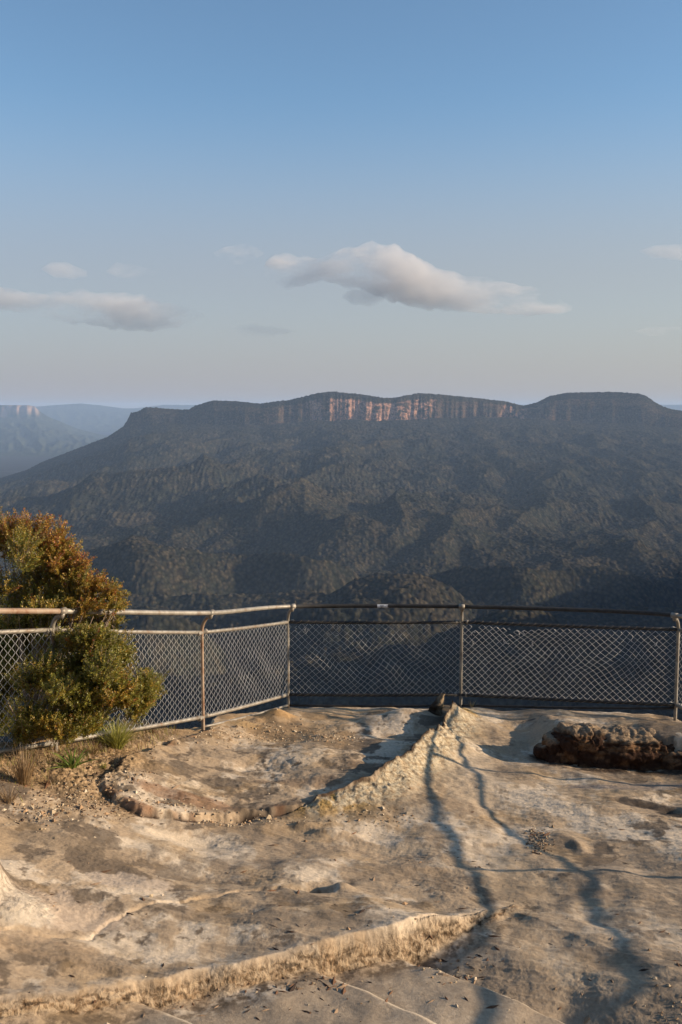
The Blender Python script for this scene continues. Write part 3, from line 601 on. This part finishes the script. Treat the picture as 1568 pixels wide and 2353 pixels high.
# torn sticker on the shade-coloured part of the top rail
stk_pts = [v for v in rails[4].data.vertices if abs(v.co.x - (P[4].lerp(P[5], 0.555)).x) < 0.06]
q = Vector((P[4].lerp(P[5], .555).x, sum(v.co.y for v in stk_pts) / len(stk_pts), sum(v.co.z for v in stk_pts) / len(stk_pts)))
stm, st_, sb_ = new_mat('sticker'); sb_.inputs['Base Color'].default_value = (0.62, 0.63, 0.66, 1); sb_.inputs['Roughness'].default_value = 0.5
inkm, _, ib_ = new_mat('sticker_ink'); ib_.inputs['Base Color'].default_value = (0.03, 0.03, 0.035, 1)
tx = (P[5] - P[4]).normalized(); R0 = 0.0252
def rail_patch(x0, x1, a0, a1, r):
    m = MB(); nx, na = 6, 6
    for i in range(nx + 1):
        for j in range(na + 1):
            an = a0 + (a1 - a0) * j / na
            x = x0 + (x1 - x0) * i / nx
            m.v.append(q + tx * x + Vector((0, -cos(an), sin(an))) * r)
    for i in range(nx):
        for j in range(na):
            k = i * (na + 1) + j; m.f.append((k, k + na + 1, k + na + 2, k + 1))
    return m
stk = rail_patch(-0.085, 0.065, -0.75, 0.95, R0).build('sticker', stm, rails[4])
ink = MB()
for (x0, x1, a0, a1) in ((-0.05, -0.012, 0.40, 0.55), (-0.05, -0.012, 0.0, 0.14), (-0.05, -0.040, 0.0, 0.55), (-0.022, -0.012, 0.0, 0.55), (-0.05, -0.012, -0.35, -0.2), (0.0, 0.014, -0.1, 0.1), (0.022, 0.055, 0.35, 0.5), (0.045, 0.055, -0.3, 0.5), (-0.04, -0.03, -0.7, -0.35)):
    pm = rail_patch(x0, x1, a0, a1, R0 + 0.0012); b0 = len(ink.v); ink.v += pm.v; ink.f += [tuple(b0 + k for k in f) for f in pm.f]
ink.build('print', inkm, rails[4])

print('OUTCROP AND LOOSE STONES', round(time.time() - _t0, 1))
# ================================================================== OUTCROP AND LOOSE STONES
def lump(name, loc, scale, seed, mat, rot=0, rough=0.22, sub=5, freq=2.2, parent=None, colf=None):
    bm = bmesh.new(); bmesh.ops.create_icosphere(bm, subdivisions=sub, radius=1)
    co = np.array([v.co[:] for v in bm.verts]); th = co
    def n3d(p, s): return (gn(p[:, 0] * freq + s, p[:, 1] * freq, s) + gn(p[:, 1] * freq, p[:, 2] * freq + s, s + 1) + gn(p[:, 2] * freq, p[:, 0] * freq + s, s + 2)) / 1.7
    q_ = co * np.array(scale); q_[:, 2] = np.sign(co[:, 2]) * np.abs(co[:, 2]) ** 0.62 * scale[2]; q_[:, 1] = np.sign(co[:, 1]) * np.abs(co[:, 1]) ** 0.8 * scale[1]
    w_ = q_ / freq
    d = 0.8 * n3d(w_ * 4, seed) + 0.55 * n3d(w_ * 9, seed + 7) + 0.30 * n3d(w_ * 22, seed + 9) + 0.16 * n3d(w_ * 50, seed + 11)
    d = d - 0.9 * np.exp(-(np.abs(n3d(w_ * 5.5, seed + 15)) / 0.05) ** 2) * 0.35 + 0.25 * np.sign(n3d(w_ * 7, seed + 17)) * np.abs(n3d(w_ * 7, seed + 17)) ** .5
    p = q_ + co * (rough * d * min(scale) * 1.6)[:, None]
    c, s = cos(rot), sin(rot); p = np.stack([p[:, 0] * c - p[:, 1] * s, p[:, 0] * s + p[:, 1] * c, p[:, 2]], -1) + np.array(loc)
    Fc = np.array([[v.index for v in f.verts] for f in bm.faces]); bm.free()
    colr = colf(p, d, co) if colf else np.tile(np.array((0.3, 0.22, 0.14)), (len(p), 1))
    return obj(name, np_mesh(name, p, Fc, colr), mat, parent)
stone_mat, _, _ = vcol_mat('stained_rock', 0.95, 30, (0.45, 0.42, 0.4), (1.35, 1.3, 1.25), 0.8, 0.02, 0.15)
def dark_col(p, d, co):
    c = np.zeros((len(p), 3)); c[:] = (0.050, 0.026, 0.016)
    k = ss(0.10, 0.6, fbm(p[:, 0] * 6, p[:, 2] * 9 + p[:, 1] * 4, 4, .6, 900)); c = c * (1 - k[:, None] * .8) + np.array((0.22, 0.13, 0.07)) * k[:, None] * .8
    t = ss(0.50, 0.85, co[:, 2] + 0.2 * d); c = c * (1 - t[:, None] * .75) + np.array((0.34, 0.26, 0.175)) * t[:, None] * .75
    return c
ox, oy = G(1310, 1735)
oc = empty('rock_outcrop', (ox + 0.5, oy + 0.3, gz(ox, oy)), 'dark brown stained rock outcrop with undercut face at the right of the platform', 'rock outcrop')
def outc(u, v, dy, sc, seed, rot=0, nm='boulder', zz=0.0, rough=.19):
    x, y = G(u, v); lump(nm, (x, y + dy + 0.04, float(base(x, y)) + zz - 0.025), sc, seed, stone_mat, rot, rough, 6, 2.0, oc, dark_col)
outc(1350, 1744, .20, (.27, .22, .29), 901, 0.25, zz=.02)
outc(1300, 1738, .16, (.22, .17, .20), 908, 0.35, zz=-.01)
outc(1450, 1752, .24, (.60, .24, .235), 902, -0.07, zz=.01)
outc(1700, 1780, .26, (.62, .28, .20), 905, -0.05, zz=.0)
outc(1268, 1733, .12, (.17, .12, .09), 907, 0.4, zz=.0)
# knobs at the head of the ridge
def knob_col(p, d, co):
    c = np.zeros((len(p), 3)); c[:] = (0.26, 0.20, 0.13); k = ss(0.35, 0.0, co[:, 0] + 0.3 * d); return c * (1 - k[:, None]) + np.array((0.045, 0.03, 0.02)) * k[:, None]  # left half darkened in the colour, as the side away from the sun
def horn(u, v, Y, hgt, r, lean, seed, label):
    b = at(u, v, Y); m = []; n = 14; k = 22
    for j in range(k + 1):
        t = j / k; rr = r * (1 - 0.78 * t ** 0.8) * (1 + 0.12 * sin(t * 9 + seed)); cx = b.x + lean * t ** 1.5; cz = b.z - 0.12 + (hgt + 0.12) * t
        for i_ in range(n):
            a = 2 * pi * i_ / n; q = rr * (1 + 0.28 * float(gn(np.array(cos(a) * 1.3 + seed), np.array(sin(a) * 1.3 + t * 5), seed)) + 0.18 * float(gn(np.array(a * 2.), np.array(t * 14.), seed + 3)))
            m.append((cx + q * cos(a) * 0.8, b.y + q * sin(a), cz))
    f = [(j * n + i_, j * n + (i_ + 1) % n, (j + 1) * n + (i_ + 1) % n, (j + 1) * n + i_) for j in range(k) for i_ in range(n)]
    V_ = np.array(m); me = np_mesh('rock_spike', V_, np.array(f), knob_col(V_, np.zeros(len(V_)), (V_ - np.array((b.x, b.y, b.z))) / r))
    o = obj('rock_spike', me, stone_mat); return tag(o, label, 'rock')
horn(1000, 1618, 10.9, 0.12, 0.14, 0.09, 3, 'taller dark weathered rock spike at the top of the ridge by the fence')
horn(1040, 1632, 10.9, 0.11, 0.035, 0.0, 5, 'small pale rock spike beside the taller dark one, nearest the fence post')

# gravel, chips and leaf litter: nobody could count them
def scatter(name, zones, n, size, cols, label, cat, flat=0.5, seed=1, long=1.0, mat=None):
    r = np.random.default_rng(seed); Vs = []; Fs = []; Cs = []; k = 0; per = [z[4] for z in zones]; tot = sum(per)
    pts = []
    for (u, v, ru, rv, wgt) in zones:
        for _ in range(int(n * wgt / tot)):
            uu = u + r.normal() * ru; vv = v + r.normal() * rv
            if vv < 1660: continue
            pts.append(G(uu, vv))
    pts = np.array(pts); zs = ground_height(pts[:, 0], pts[:, 1])
    for (x, y), z in zip(pts, zs):
        s = size * math.exp(r.normal() * 0.45); a = r.uniform(0, 2 * pi); ca, sa = cos(a), sin(a); c = np.array(cols[r.integers(len(cols))]) * r.uniform(.7, 1.25)
        l = s * long; h = s * flat
        pr = [(-l, 0, 0), (0, -s * .6, 0), (l, 0, h * .3), (0, s * .6, 0), (0, 0, h)]
        for (px, py, pz) in pr:
            px *= r.uniform(.7, 1.3); py *= r.uniform(.7, 1.3); Vs.append((x + px * ca - py * sa, y + px * sa + py * ca, z + pz + 0.001)); Cs.append(c)
        Fs += [(k, k + 1, k + 4), (k + 1, k + 2, k + 4), (k + 2, k + 3, k + 4), (k + 3, k, k + 4)]; k += 5
    o = obj(name, np_mesh(name, Vs, Fs, np.clip(np.array(Cs), .005, .9), False), mat or chip_mat); return tag(o, label, cat, kind='stuff')
chip_mat, _, _ = vcol_mat('chips', 0.8, 200, (0.8, 0.8, 0.8), (1.2, 1.2, 1.2), 0, 0, 0.3)
ST = [(.42, .32, .2), (.5, .4, .28), (.25, .17, .1), (.35, .22, .12)]
scatter('gravel', [(330, 1815, 35, 14, .5), (200, 1830, 70, 25, 4), (90, 1860, 70, 20, 3), (380, 1860, 60, 8, .8), (620, 1695, 60, 14, 4), (750, 1715, 40, 8, 2), (1240, 1915, 14, 14, 1.6), (560, 1885, 90, 5, 2), (880, 1870, 40, 8, 1), (1560, 2300, 60, 40, 1), (500, 1705, 80, 12, 2), (900, 1900, 500, 220, 2), (1040, 2200, 40, 20, .5)], 2600, 0.0085, ST, 'scattered sandstone gravel and grit on the rock', 'gravel', 0.7, 5)
scatter('leaf_litter', [(130, 1820, 90, 30, 4), (300, 1870, 100, 10, 2), (1235, 1915, 16, 16, 1.5), (1080, 2190, 45, 25, 1), (700, 2265, 80, 12, 1), (1050, 2100, 300, 130, 2), (500, 2100, 400, 130, 1), (600, 2290, 200, 30, 1), (1480, 2200, 60, 100, .6), (230, 1760, 80, 20, 2)], 620, 0.0095, [(.10, .05, .025), (.16, .08, .04), (.05, .03, .02), (.3, .2, .12)], 'dry fallen leaves and twigs strewn on the rock', 'leaf litter', 0.35, 6, 2.2)

print('SHRUB AND GRASSES', round(time.time() - _t0, 1))
# ================================================================== SHRUB AND GRASSES
def leaf_mat(name, trans=0.25):
    m, t, b = new_mat(name); a = N(t, 'ShaderNodeAttribute', attribute_name='col'); t.links.new(a.outputs['Color'], b.inputs['Base Color'])
    b.inputs['Roughness'].default_value = 0.45; b.inputs['Specular IOR Level'].default_value = 0.4
    tr = N(t, 'ShaderNodeBsdfTranslucent'); t.links.new(a.outputs['Color'], tr.inputs['Color']); mx = N(t, 'ShaderNodeMixShader'); mx.inputs[0].default_value = trans
    t.links.new(b.outputs[0], mx.inputs[1]); t.links.new(tr.outputs[0], mx.inputs[2]); t.links.new(mx.outputs[0], t.nodes['Material Output'].inputs['Surface'])
    return m
lm = leaf_mat('small_leaves'); gm = leaf_mat('grass_blades', 0.3)
bark = metal('shrub_bark', (0.14, 0.10, 0.07), (0.30, 0.23, 0.17), 0.9, 0.0, 40)

def shrub():
    r = np.random.default_rng(21)
    # crown as a set of clumps: (u, v, depth, radius px u, radius px v, depth radius, n sprays, tone)
    cl = [(40, 1330, 8.5, 120, 95, .35, 300, 0), (20, 1250, 8.6, 50, 45, .2, 90, .3), (100, 1255, 8.55, 38, 45, .16, 70, 1.0), (135, 1262, 8.5, 38, 42, .15, 70, 1.0), (165, 1300, 8.45, 42, 32, .18, 90, .45), (190, 1290, 8.45, 22, 22, .1, 24, 1.0), (195, 1335, 8.4, 30, 22, .15, 60, .2), (60, 1670, 7.75, 60, 30, .15, 140, -.3), (170, 1672, 7.75, 70, 18, .15, 130, -.1), (90, 1290, 8.5, 90, 40, .2, 160, .1), (110, 1440, 8.6, 110, 30, .12, 300, -.3), (215, 1445, 8.4, 55, 28, .12, 190, -.15), (200, 1455, 8.05, 70, 22, .12, 170, -.2), (30, 1225, 8.6, 60, 30, .15, 60, .5),
          (150, 1370, 8.35, 100, 45, .3, 230, .15), (235, 1375, 8.4, 42, 28, .15, 90, .1), (255, 1400, 8.45, 26, 30, .12, 70, .1), (262, 1375, 8.45, 22, 20, .1, 40, .1), (225, 1350, 8.4, 30, 22, .12, 50, .2), (170, 1405, 8.4, 110, 22, .3, 160, 0),
          (60, 1215, 8.6, 60, 25, .15, 26, 1), (10, 1210, 8.6, 20, 22, .1, 16, .3), (-20, 1460, 9.0, 60, 60, .2, 200, -.6), (-10, 1570, 9.0, 70, 90, .25, 420, -.6), (30, 1480, 8.9, 90, 70, .25, 420, -.5), (30, 1600, 8.9, 90, 90, .25, 520, -.6), (120, 1560, 8.8, 60, 100, .2, 300, -.6), (340, 1590, 8.2, 26, 30, .12, 90, -.1),
          (200, 1475, 8.05, 90, 40, .22, 260, -.2), (260, 1480, 8.1, 50, 40, .2, 130, -.3), (150, 1550, 7.95, 95, 55, .26, 300, -.25), (250, 1560, 8.0, 75, 60, .28, 300, -.2), (330, 1575, 8.2, 34, 26, .15, 70, -.1),
          (310, 1600, 8.1, 48, 22, .16, 100, -.2), (180, 1620, 7.85, 110, 42, .28, 330, -.1), (120, 1655, 7.8, 70, 28, .2, 170, -.1), (230, 1600, 7.9, 80, 40, .2, 180, 0), (90, 1500, 8.3, 50, 60, .15, 60, -.4), (275, 1620, 8.0, 50, 25, .15, 90, -.2)]
    root = empty('shrub', tuple(at(120, 1700, 8.4)), 'dense fine leaved shrub with reddish top pushing through the fence at the left', 'shrub')
    V_, F_, C_ = [], [], []; tw = MB(); k = 0
    stem0 = at(70, 1705, 8.5)
    cl2 = []
    for c_ in cl:
        for _ in range(5):
            a = r.uniform(0, 2 * pi); q = r.uniform(.25, 1.05); cl2.append((c_[0] + c_[3] * q * cos(a), c_[1] + c_[4] * q * sin(a), c_[2] + r.normal() * c_[5] * .5, c_[3] * r.uniform(.3, .55), c_[4] * r.uniform(.3, .65), c_[5] * .55, int(c_[6] / 5), c_[7] + r.normal() * .12 - (0.35 if c_[7] > .8 and r.random() < .4 else 0)))
    for (u, v, Y, ru, rv, rd, ns, tone) in cl2:
        cen = at(u, v, Y); sx = ru / F * Y; sz = rv / F * Y
        # limb from the stem base to the clump
        mid = stem0.lerp(cen, 0.55) + Vector((r.normal() * .04, r.normal() * .04, -.03)); 
        if r.random() < .45: tw.tube([stem0 + Vector((r.normal() * .03, r.normal() * .03, 0)), mid, cen], [0.011, 0.007, 0.003], 5)
        for _ in range(int(ns * 1.8)):
            d = Vector(r.normal(size=3)); d.normalize(); rad = r.uniform(.1, 1.25) ** 0.6
            p = cen + Vector((d.x * sx, d.y * rd, d.z * sz)) * rad
            pv_ = 1176.5 + F * tan(math.atan2(CAM.z - p.z, p.y) - PITCH)
            if 1400 < pv_ < 1452: p = CAM + (p - CAM) * max(1.0, (8.52 + (p.x + 2.42) * 1.77) / p.y)
            dirv = (Vector((d.x * .8 + .25, d.y * .6 - .05, d.z * .7 + .75)) + Vector(r.normal(size=3)) * 0.30).normalized()
            L = r.uniform(.08, .22); n = int(L / 0.0042); q = p - dirv * L * .5
            if r.random() < 0.35: tw.tube([p.lerp(cen, .45), q, q + dirv * L], [0.0035, 0.0026, 0.0012], 3, False)
            hgt = (1430 - v) / 240 + 0; tn = tone + r.normal() * .22
            for j in range(n):
                t = j / n; a = j * 2.4 + r.random(); side = dirv.orthogonal().normalized(); b2 = dirv.cross(side)
                o_ = (side * cos(a) + b2 * sin(a)); ld_ = (dirv * 0.75 + o_).normalized(); s = r.uniform(.011, .021); wv = ld_.cross(Vector(r.normal(size=3))).normalized() * s * .28
                b = q + dirv * L * t + o_ * .002; tip = b + ld_ * s; mid2 = b + ld_ * s * .5
                V_ += [b, mid2 + wv, tip, mid2 - wv]; F_.append((k, k + 1, k + 2, k + 3)); k += 4
                if tn > 0.35: c = np.array((.25, .075, .035)) if r.random() < .30 * t + .06 else np.array((.27, .165, .035))
                elif tn > -0.02: c = np.array((.26, .18, .032)) if r.random() < .6 else np.array((.17, .145, .028))
                else: c = np.array((.125, .135, .026)) if r.random() < .65 else np.array((.19, .165, .035))
                c = c * r.uniform(.9, 1.65) * np.array((1.08, 1.0, .8)); C_ += [c] * 4
    me = np_mesh('foliage', [tuple(v) for v in V_], F_, np.clip(np.array(C_), .005, .9), False)
    obj('foliage', me, lm, root)
    tw.build('branches', bark, root)
    t = MB(); t.tube([stem0 + Vector((0, 0, -.15)), stem0 + Vector((.02, 0, .15)), stem0 + Vector((-.02, .05, .45)), stem0 + Vector((.04, .05, .8)), stem0 + Vector((0.02, .03, 1.2))], [.032, .028, .022, .016, .009], 8)
    t.tube([stem0 + Vector((.03, 0, -.12)), stem0 + Vector((.15, -.1, .08)), stem0 + Vector((.4, -.25, .2)), stem0 + Vector((.65, -.3, .32))], [.024, .02, .014, .007], 8); t.build('trunk', bark, root)
    print('shrub leaves', len(F_))
shrub()

def tussock(name, u, v, n, hgt, spread, wid, cols, label, cat='grass', group='grass clumps along the fence', seed=0, bend=.6, lean=(0, 0)):
    r = np.random.default_rng(seed); x0, y0 = G(u, v); z0 = gz(x0, y0); V_, F_, C_ = [], [], []; k = 0; o0 = Vector((x0, y0, z0))
    for _ in range(n):
        a = r.uniform(0, 2 * pi); q = r.uniform(0, 1) ** .7; out = Vector((cos(a), sin(a), 0)); L = hgt * r.uniform(.55, 1.15); b = o0 + out * spread * .25 * r.random() + Vector((0, 0, -.01))
        c = np.array(cols[r.integers(len(cols))]) * r.uniform(.75, 1.25); side = Vector((-out.y, out.x, 0)) * wid * r.uniform(.6, 1.1); side = (side + Vector(r.normal(size=3)) * wid * .3)
        for j in range(6):
            t = j / 5; p = b + out * (spread * q * (t * .5 + bend * t * t)) + Vector((lean[0] * t * t, lean[1] * t * t, L * (t - .38 * bend * q * t * t))); ww = side * (1 - t ** 1.6 * .93) * (.55 + .45 * min(1, t * 4))
            V_ += [p - ww, p + ww]; C_ += [c * (0.8 + .3 * t)] * 2
            if j: F_.append((k - 2, k - 1, k + 1, k))
            k += 2
    o = obj(name, np_mesh(name, [tuple(v) for v in V_], F_, np.clip(np.array(C_), .005, .9)), gm); return tag(o, label, cat, group)
GR = [(.30, .29, .05), (.46, .43, .09), (.17, .19, .035), (.42, .38, .13)]; DRY = [(.36, .24, .12), (.27, .17, .08), (.42, .30, .17), (.2, .12, .06)]
tussock('grass_tussock', 268, 1720, 520, .26, .24, .0030, GR, 'bright green grass tussock at the foot of the fence right of the shrub', seed=1)
tussock('strap_leaved_plant', 168, 1770, 46, .15, .19, .010, [(.15, .22, .04), (.24, .30, .07)], 'low plant with broad green strap leaves below the shrub', 'plant', seed=2, bend=.8)
tussock('dry_grass', 55, 1800, 320, .30, .18, .0018, DRY, 'tall dry straw grass clump at the left edge of the picture', seed=3, bend=.35)
tussock('grass_tussock', 300, 1690, 150, .15, .16, .0020, DRY + GR[:1], 'straw coloured grass clump behind the bright green tussock', seed=4)
tussock('grass_tussock', 350, 1690, 90, .10, .12, .0022, DRY, 'small brown dry grass clump under the bottom rail, right of the green tussock', seed=5)
tussock('grass_tussock', 215, 1735, 110, .12, .14, .0022, DRY + GR[:2], 'short mixed green and brown grass clump left of the bright tussock', seed=6)
tussock('grass_tussock', 110, 1800, 90, .10, .13, .0020, DRY + GR[:1], 'thin low grass clump just right of the tall dry grass', seed=7)
tussock('grass_tussock', 240, 1770, 50, .06, .07, .0024, GR, 'tiny green sprout between strap leaves and bare rock', seed=8)
tussock('grass_tussock', 20, 1840, 120, .12, .16, .0020, DRY, 'lowest dry grass clump on the sand at the left edge', seed=9)
tussock('grass_tussock', 1085, 1640, 26, .10, .08, .0022, [(.3, .24, .1), (.2, .16, .07)], 'sparse dry sprig at the foot of the middle fence post', seed=10)
def ground_cover():
    r = np.random.default_rng(44); V_, F_, C_ = [], [], []; k = 0; pts = []
    for _ in range(2600):
        t = r.uniform(0, 1); u = -30 + 430 * t + r.normal() * 14; v = 1765 - 85 * t + r.normal() * (30 - 18 * t); pts.append(G(u, v))
    pts = np.array(pts); zs = ground_height(pts[:, 0], pts[:, 1])
    for (x, y), z in zip(pts, zs):
        L = r.uniform(.02, .085); a = r.uniform(0, 2 * pi); d = Vector((cos(a) * .5, sin(a) * .5, 1)) * L; sdv = Vector((-sin(a), cos(a), 0)) * .0022; b = Vector((x, y, z - .004)); c = np.array(DRY[r.integers(4)] if r.random() < .7 else GR[r.integers(3)]) * r.uniform(.5, 1.1)
        V_ += [b - sdv, b + sdv, b + d * .6 + sdv * .7, b + d]; C_ += [c] * 4; F_.append((k, k + 1, k + 2, k + 3)); k += 4
    o = obj('ground_cover', np_mesh('ground_cover', [tuple(v) for v in V_], F_, np.clip(np.array(C_), .005, .9)), gm); tag(o, 'short dry grass and weeds along the fence foot at the left', 'ground cover', kind='stuff')
ground_cover()

print('CLOUDS', round(time.time() - _t0, 1))
# ================================================================== CLOUDS
def cloud(sections, Y, dens, label, seed, nscale=0.0022, thr=0.40):
    cen = at(sum(s[0] for s in sections) / len(sections), sum((s[1] + s[2]) / 2 for s in sections) / len(sections), Y)
    us = np.array([s[0] for s in sections], float); tp = np.array([s[1] for s in sections], float); bt = np.array([s[2] for s in sections], float)
    uu = np.linspace(us[0], us[-1], 70); n = 28; V_ = []
    for i, u in enumerate(uu):
        a = np.interp(u, us, tp); b = np.interp(u, us, bt); hv = (b - a) / 2; vm = (a + b) / 2
        rz = hv / F * Y; c0 = at(u, vm, Y)
        for j in range(n):
            an = 2 * pi * j / n; wob = 1 + 0.22 * float(gn(np.array(u / 28. + seed), np.array(cos(an) * 1.5 + sin(an)), seed)); V_.append((c0.x - cen.x, (sin(an) * (rz * 1.0 + 25)) * wob, c0.z - cen.z + cos(an) * rz * wob))
    F_ = [(i * n + j, i * n + (j + 1) % n, (i + 1) * n + (j + 1) % n, (i + 1) * n + j) for i in range(69) for j in range(n)]
    me = bpy.data.meshes.new('cloud'); me.from_pydata(V_, [], F_ + [tuple(range(n))[::-1], tuple(69 * n + k for k in range(n))]); me.update()
    bm = bmesh.new(); bm.from_mesh(me); bmesh.ops.recalc_face_normals(bm, faces=bm.faces[:]); bm.to_mesh(me); bm.free()
    m = bpy.data.materials.new('cloud_vapour'); m.use_nodes = True; t = m.node_tree; t.nodes.clear(); out = N(t, 'ShaderNodeOutputMaterial'); pv = N(t, 'ShaderNodeVolumePrincipled')
    tc = N(t, 'ShaderNodeTexCoord'); mp = N(t, 'ShaderNodeMapping'); mp.inputs['Location'].default_value = (seed * 3.1, seed * 1.7, 0); mp.inputs['Scale'].default_value = (nscale * .42, nscale * .6, nscale * 1.1); t.links.new(tc.outputs['Object'], mp.inputs[0])
    nz = N(t, 'ShaderNodeTexNoise'); nz.inputs['Scale'].default_value = 1.0; nz.inputs['Detail'].default_value = 7; nz.inputs['Roughness'].default_value = .6; t.links.new(mp.outputs[0], nz.inputs['Vector'])
    mr = N(t, 'ShaderNodeMapRange'); mr.inputs['From Min'].default_value = thr; mr.inputs['From Max'].default_value = thr + .17; mr.inputs['To Min'].default_value = 0; mr.inputs['To Max'].default_value = dens; t.links.new(nz.outputs['Fac'], mr.inputs['Value'])
    t.links.new(mr.outputs[0], pv.inputs['Density']); pv.inputs['Color'].default_value = (.97, .95, .95, 1); pv.inputs['Anisotropy'].default_value = 0.1; t.links.new(pv.outputs[0], out.inputs['Volume'])
    o = obj('cloud', me, m); o.location = cen; return tag(o, label, 'cloud', 'clouds above the mountain')
cloud([(592, 640, 642), (612, 600, 652), (650, 584, 660), (700, 588, 656), (740, 596, 646), (780, 574, 652), (830, 566, 664), (870, 560, 684), (920, 578, 696), (960, 594, 704), (1000, 618, 708), (1060, 636, 714), (1110, 642, 720), (1170, 650, 724), (1230, 664, 724), (1280, 682, 722), (1315, 704, 714)], 15000, .0026, 'largest bright cloud, long and sloping down to the right above the mountain', 3)
cloud([(490, 580, 582), (520, 568, 612), (555, 562, 606), (590, 568, 594), (606, 580, 584)], 15000, .0018, 'small pinkish wisp just left of the largest cloud', 5)
cloud([(-150, 640, 660), (-60, 650, 700), (0, 658, 712), (60, 672, 722), (110, 674, 730), (180, 668, 746), (260, 674, 756), (330, 682, 760), (390, 694, 756), (440, 706, 744), (470, 720, 726)], 15000, .0022, 'long pale cloud at the left edge of the picture', 8)
cloud([(96, 616, 620), (120, 602, 636), (160, 606, 642), (200, 622, 636)], 15000, .0016, 'small grey cloud at the upper left, left one of two', 11)
cloud([(245, 622, 626), (270, 604, 638), (310, 610, 640), (366, 624, 634)], 15000, .0016, 'small grey cloud at the upper left, right one of two', 12)
cloud([(535, 752, 756), (570, 744, 774), (620, 748, 774), (675, 758, 764)], 15000, .0014, 'thin low grey cloud streak below the largest cloud', 14)
cloud([(1470, 576, 578), (1500, 564, 592), (1568, 562, 598), (1640, 570, 590)], 15000, .0016, 'thin pinkish cloud at the upper right edge', 17)
cloud([(1460, 760, 762), (1490, 750, 772), (1568, 752, 774), (1640, 758, 768)], 15000, .0014, 'faint low cloud streak at the right edge', 18)
cloud([(785, 680, 684), (810, 662, 700), (850, 660, 704), (885, 676, 690)], 15000, .0018, 'ragged grey scrap hanging under the middle of the largest cloud', 19)

print('HAZE', round(time.time() - _t0, 1))
# ================================================================== HAZE
hz = bpy.data.meshes.new('haze'); x0, x1, y0, y1, z0, z1 = -20000, 20000, -30, 33500, -1000, 190
hz.from_pydata([(x, y, z) for z in (z0, z1) for y in (y0, y1) for x in (x0, x1)], [], [(0, 2, 3, 1), (4, 5, 7, 6), (0, 1, 5, 4), (1, 3, 7, 5), (3, 2, 6, 7), (2, 0, 4, 6)]); hz.update()
hm = bpy.data.materials.new('haze_air'); hm.use_nodes = True; t = hm.node_tree; t.nodes.clear(); out = N(t, 'ShaderNodeOutputMaterial'); pv = N(t, 'ShaderNodeVolumePrincipled')
pv.inputs['Density'].default_value = 3.9e-5; pv.inputs['Color'].default_value = (.52, .71, 1.0, 1); pv.inputs['Anisotropy'].default_value = 0.0; t.links.new(pv.outputs[0], out.inputs['Volume'])
tag(obj('haze', hz, hm), 'pale blue haze filling the valley', 'haze', kind='stuff')
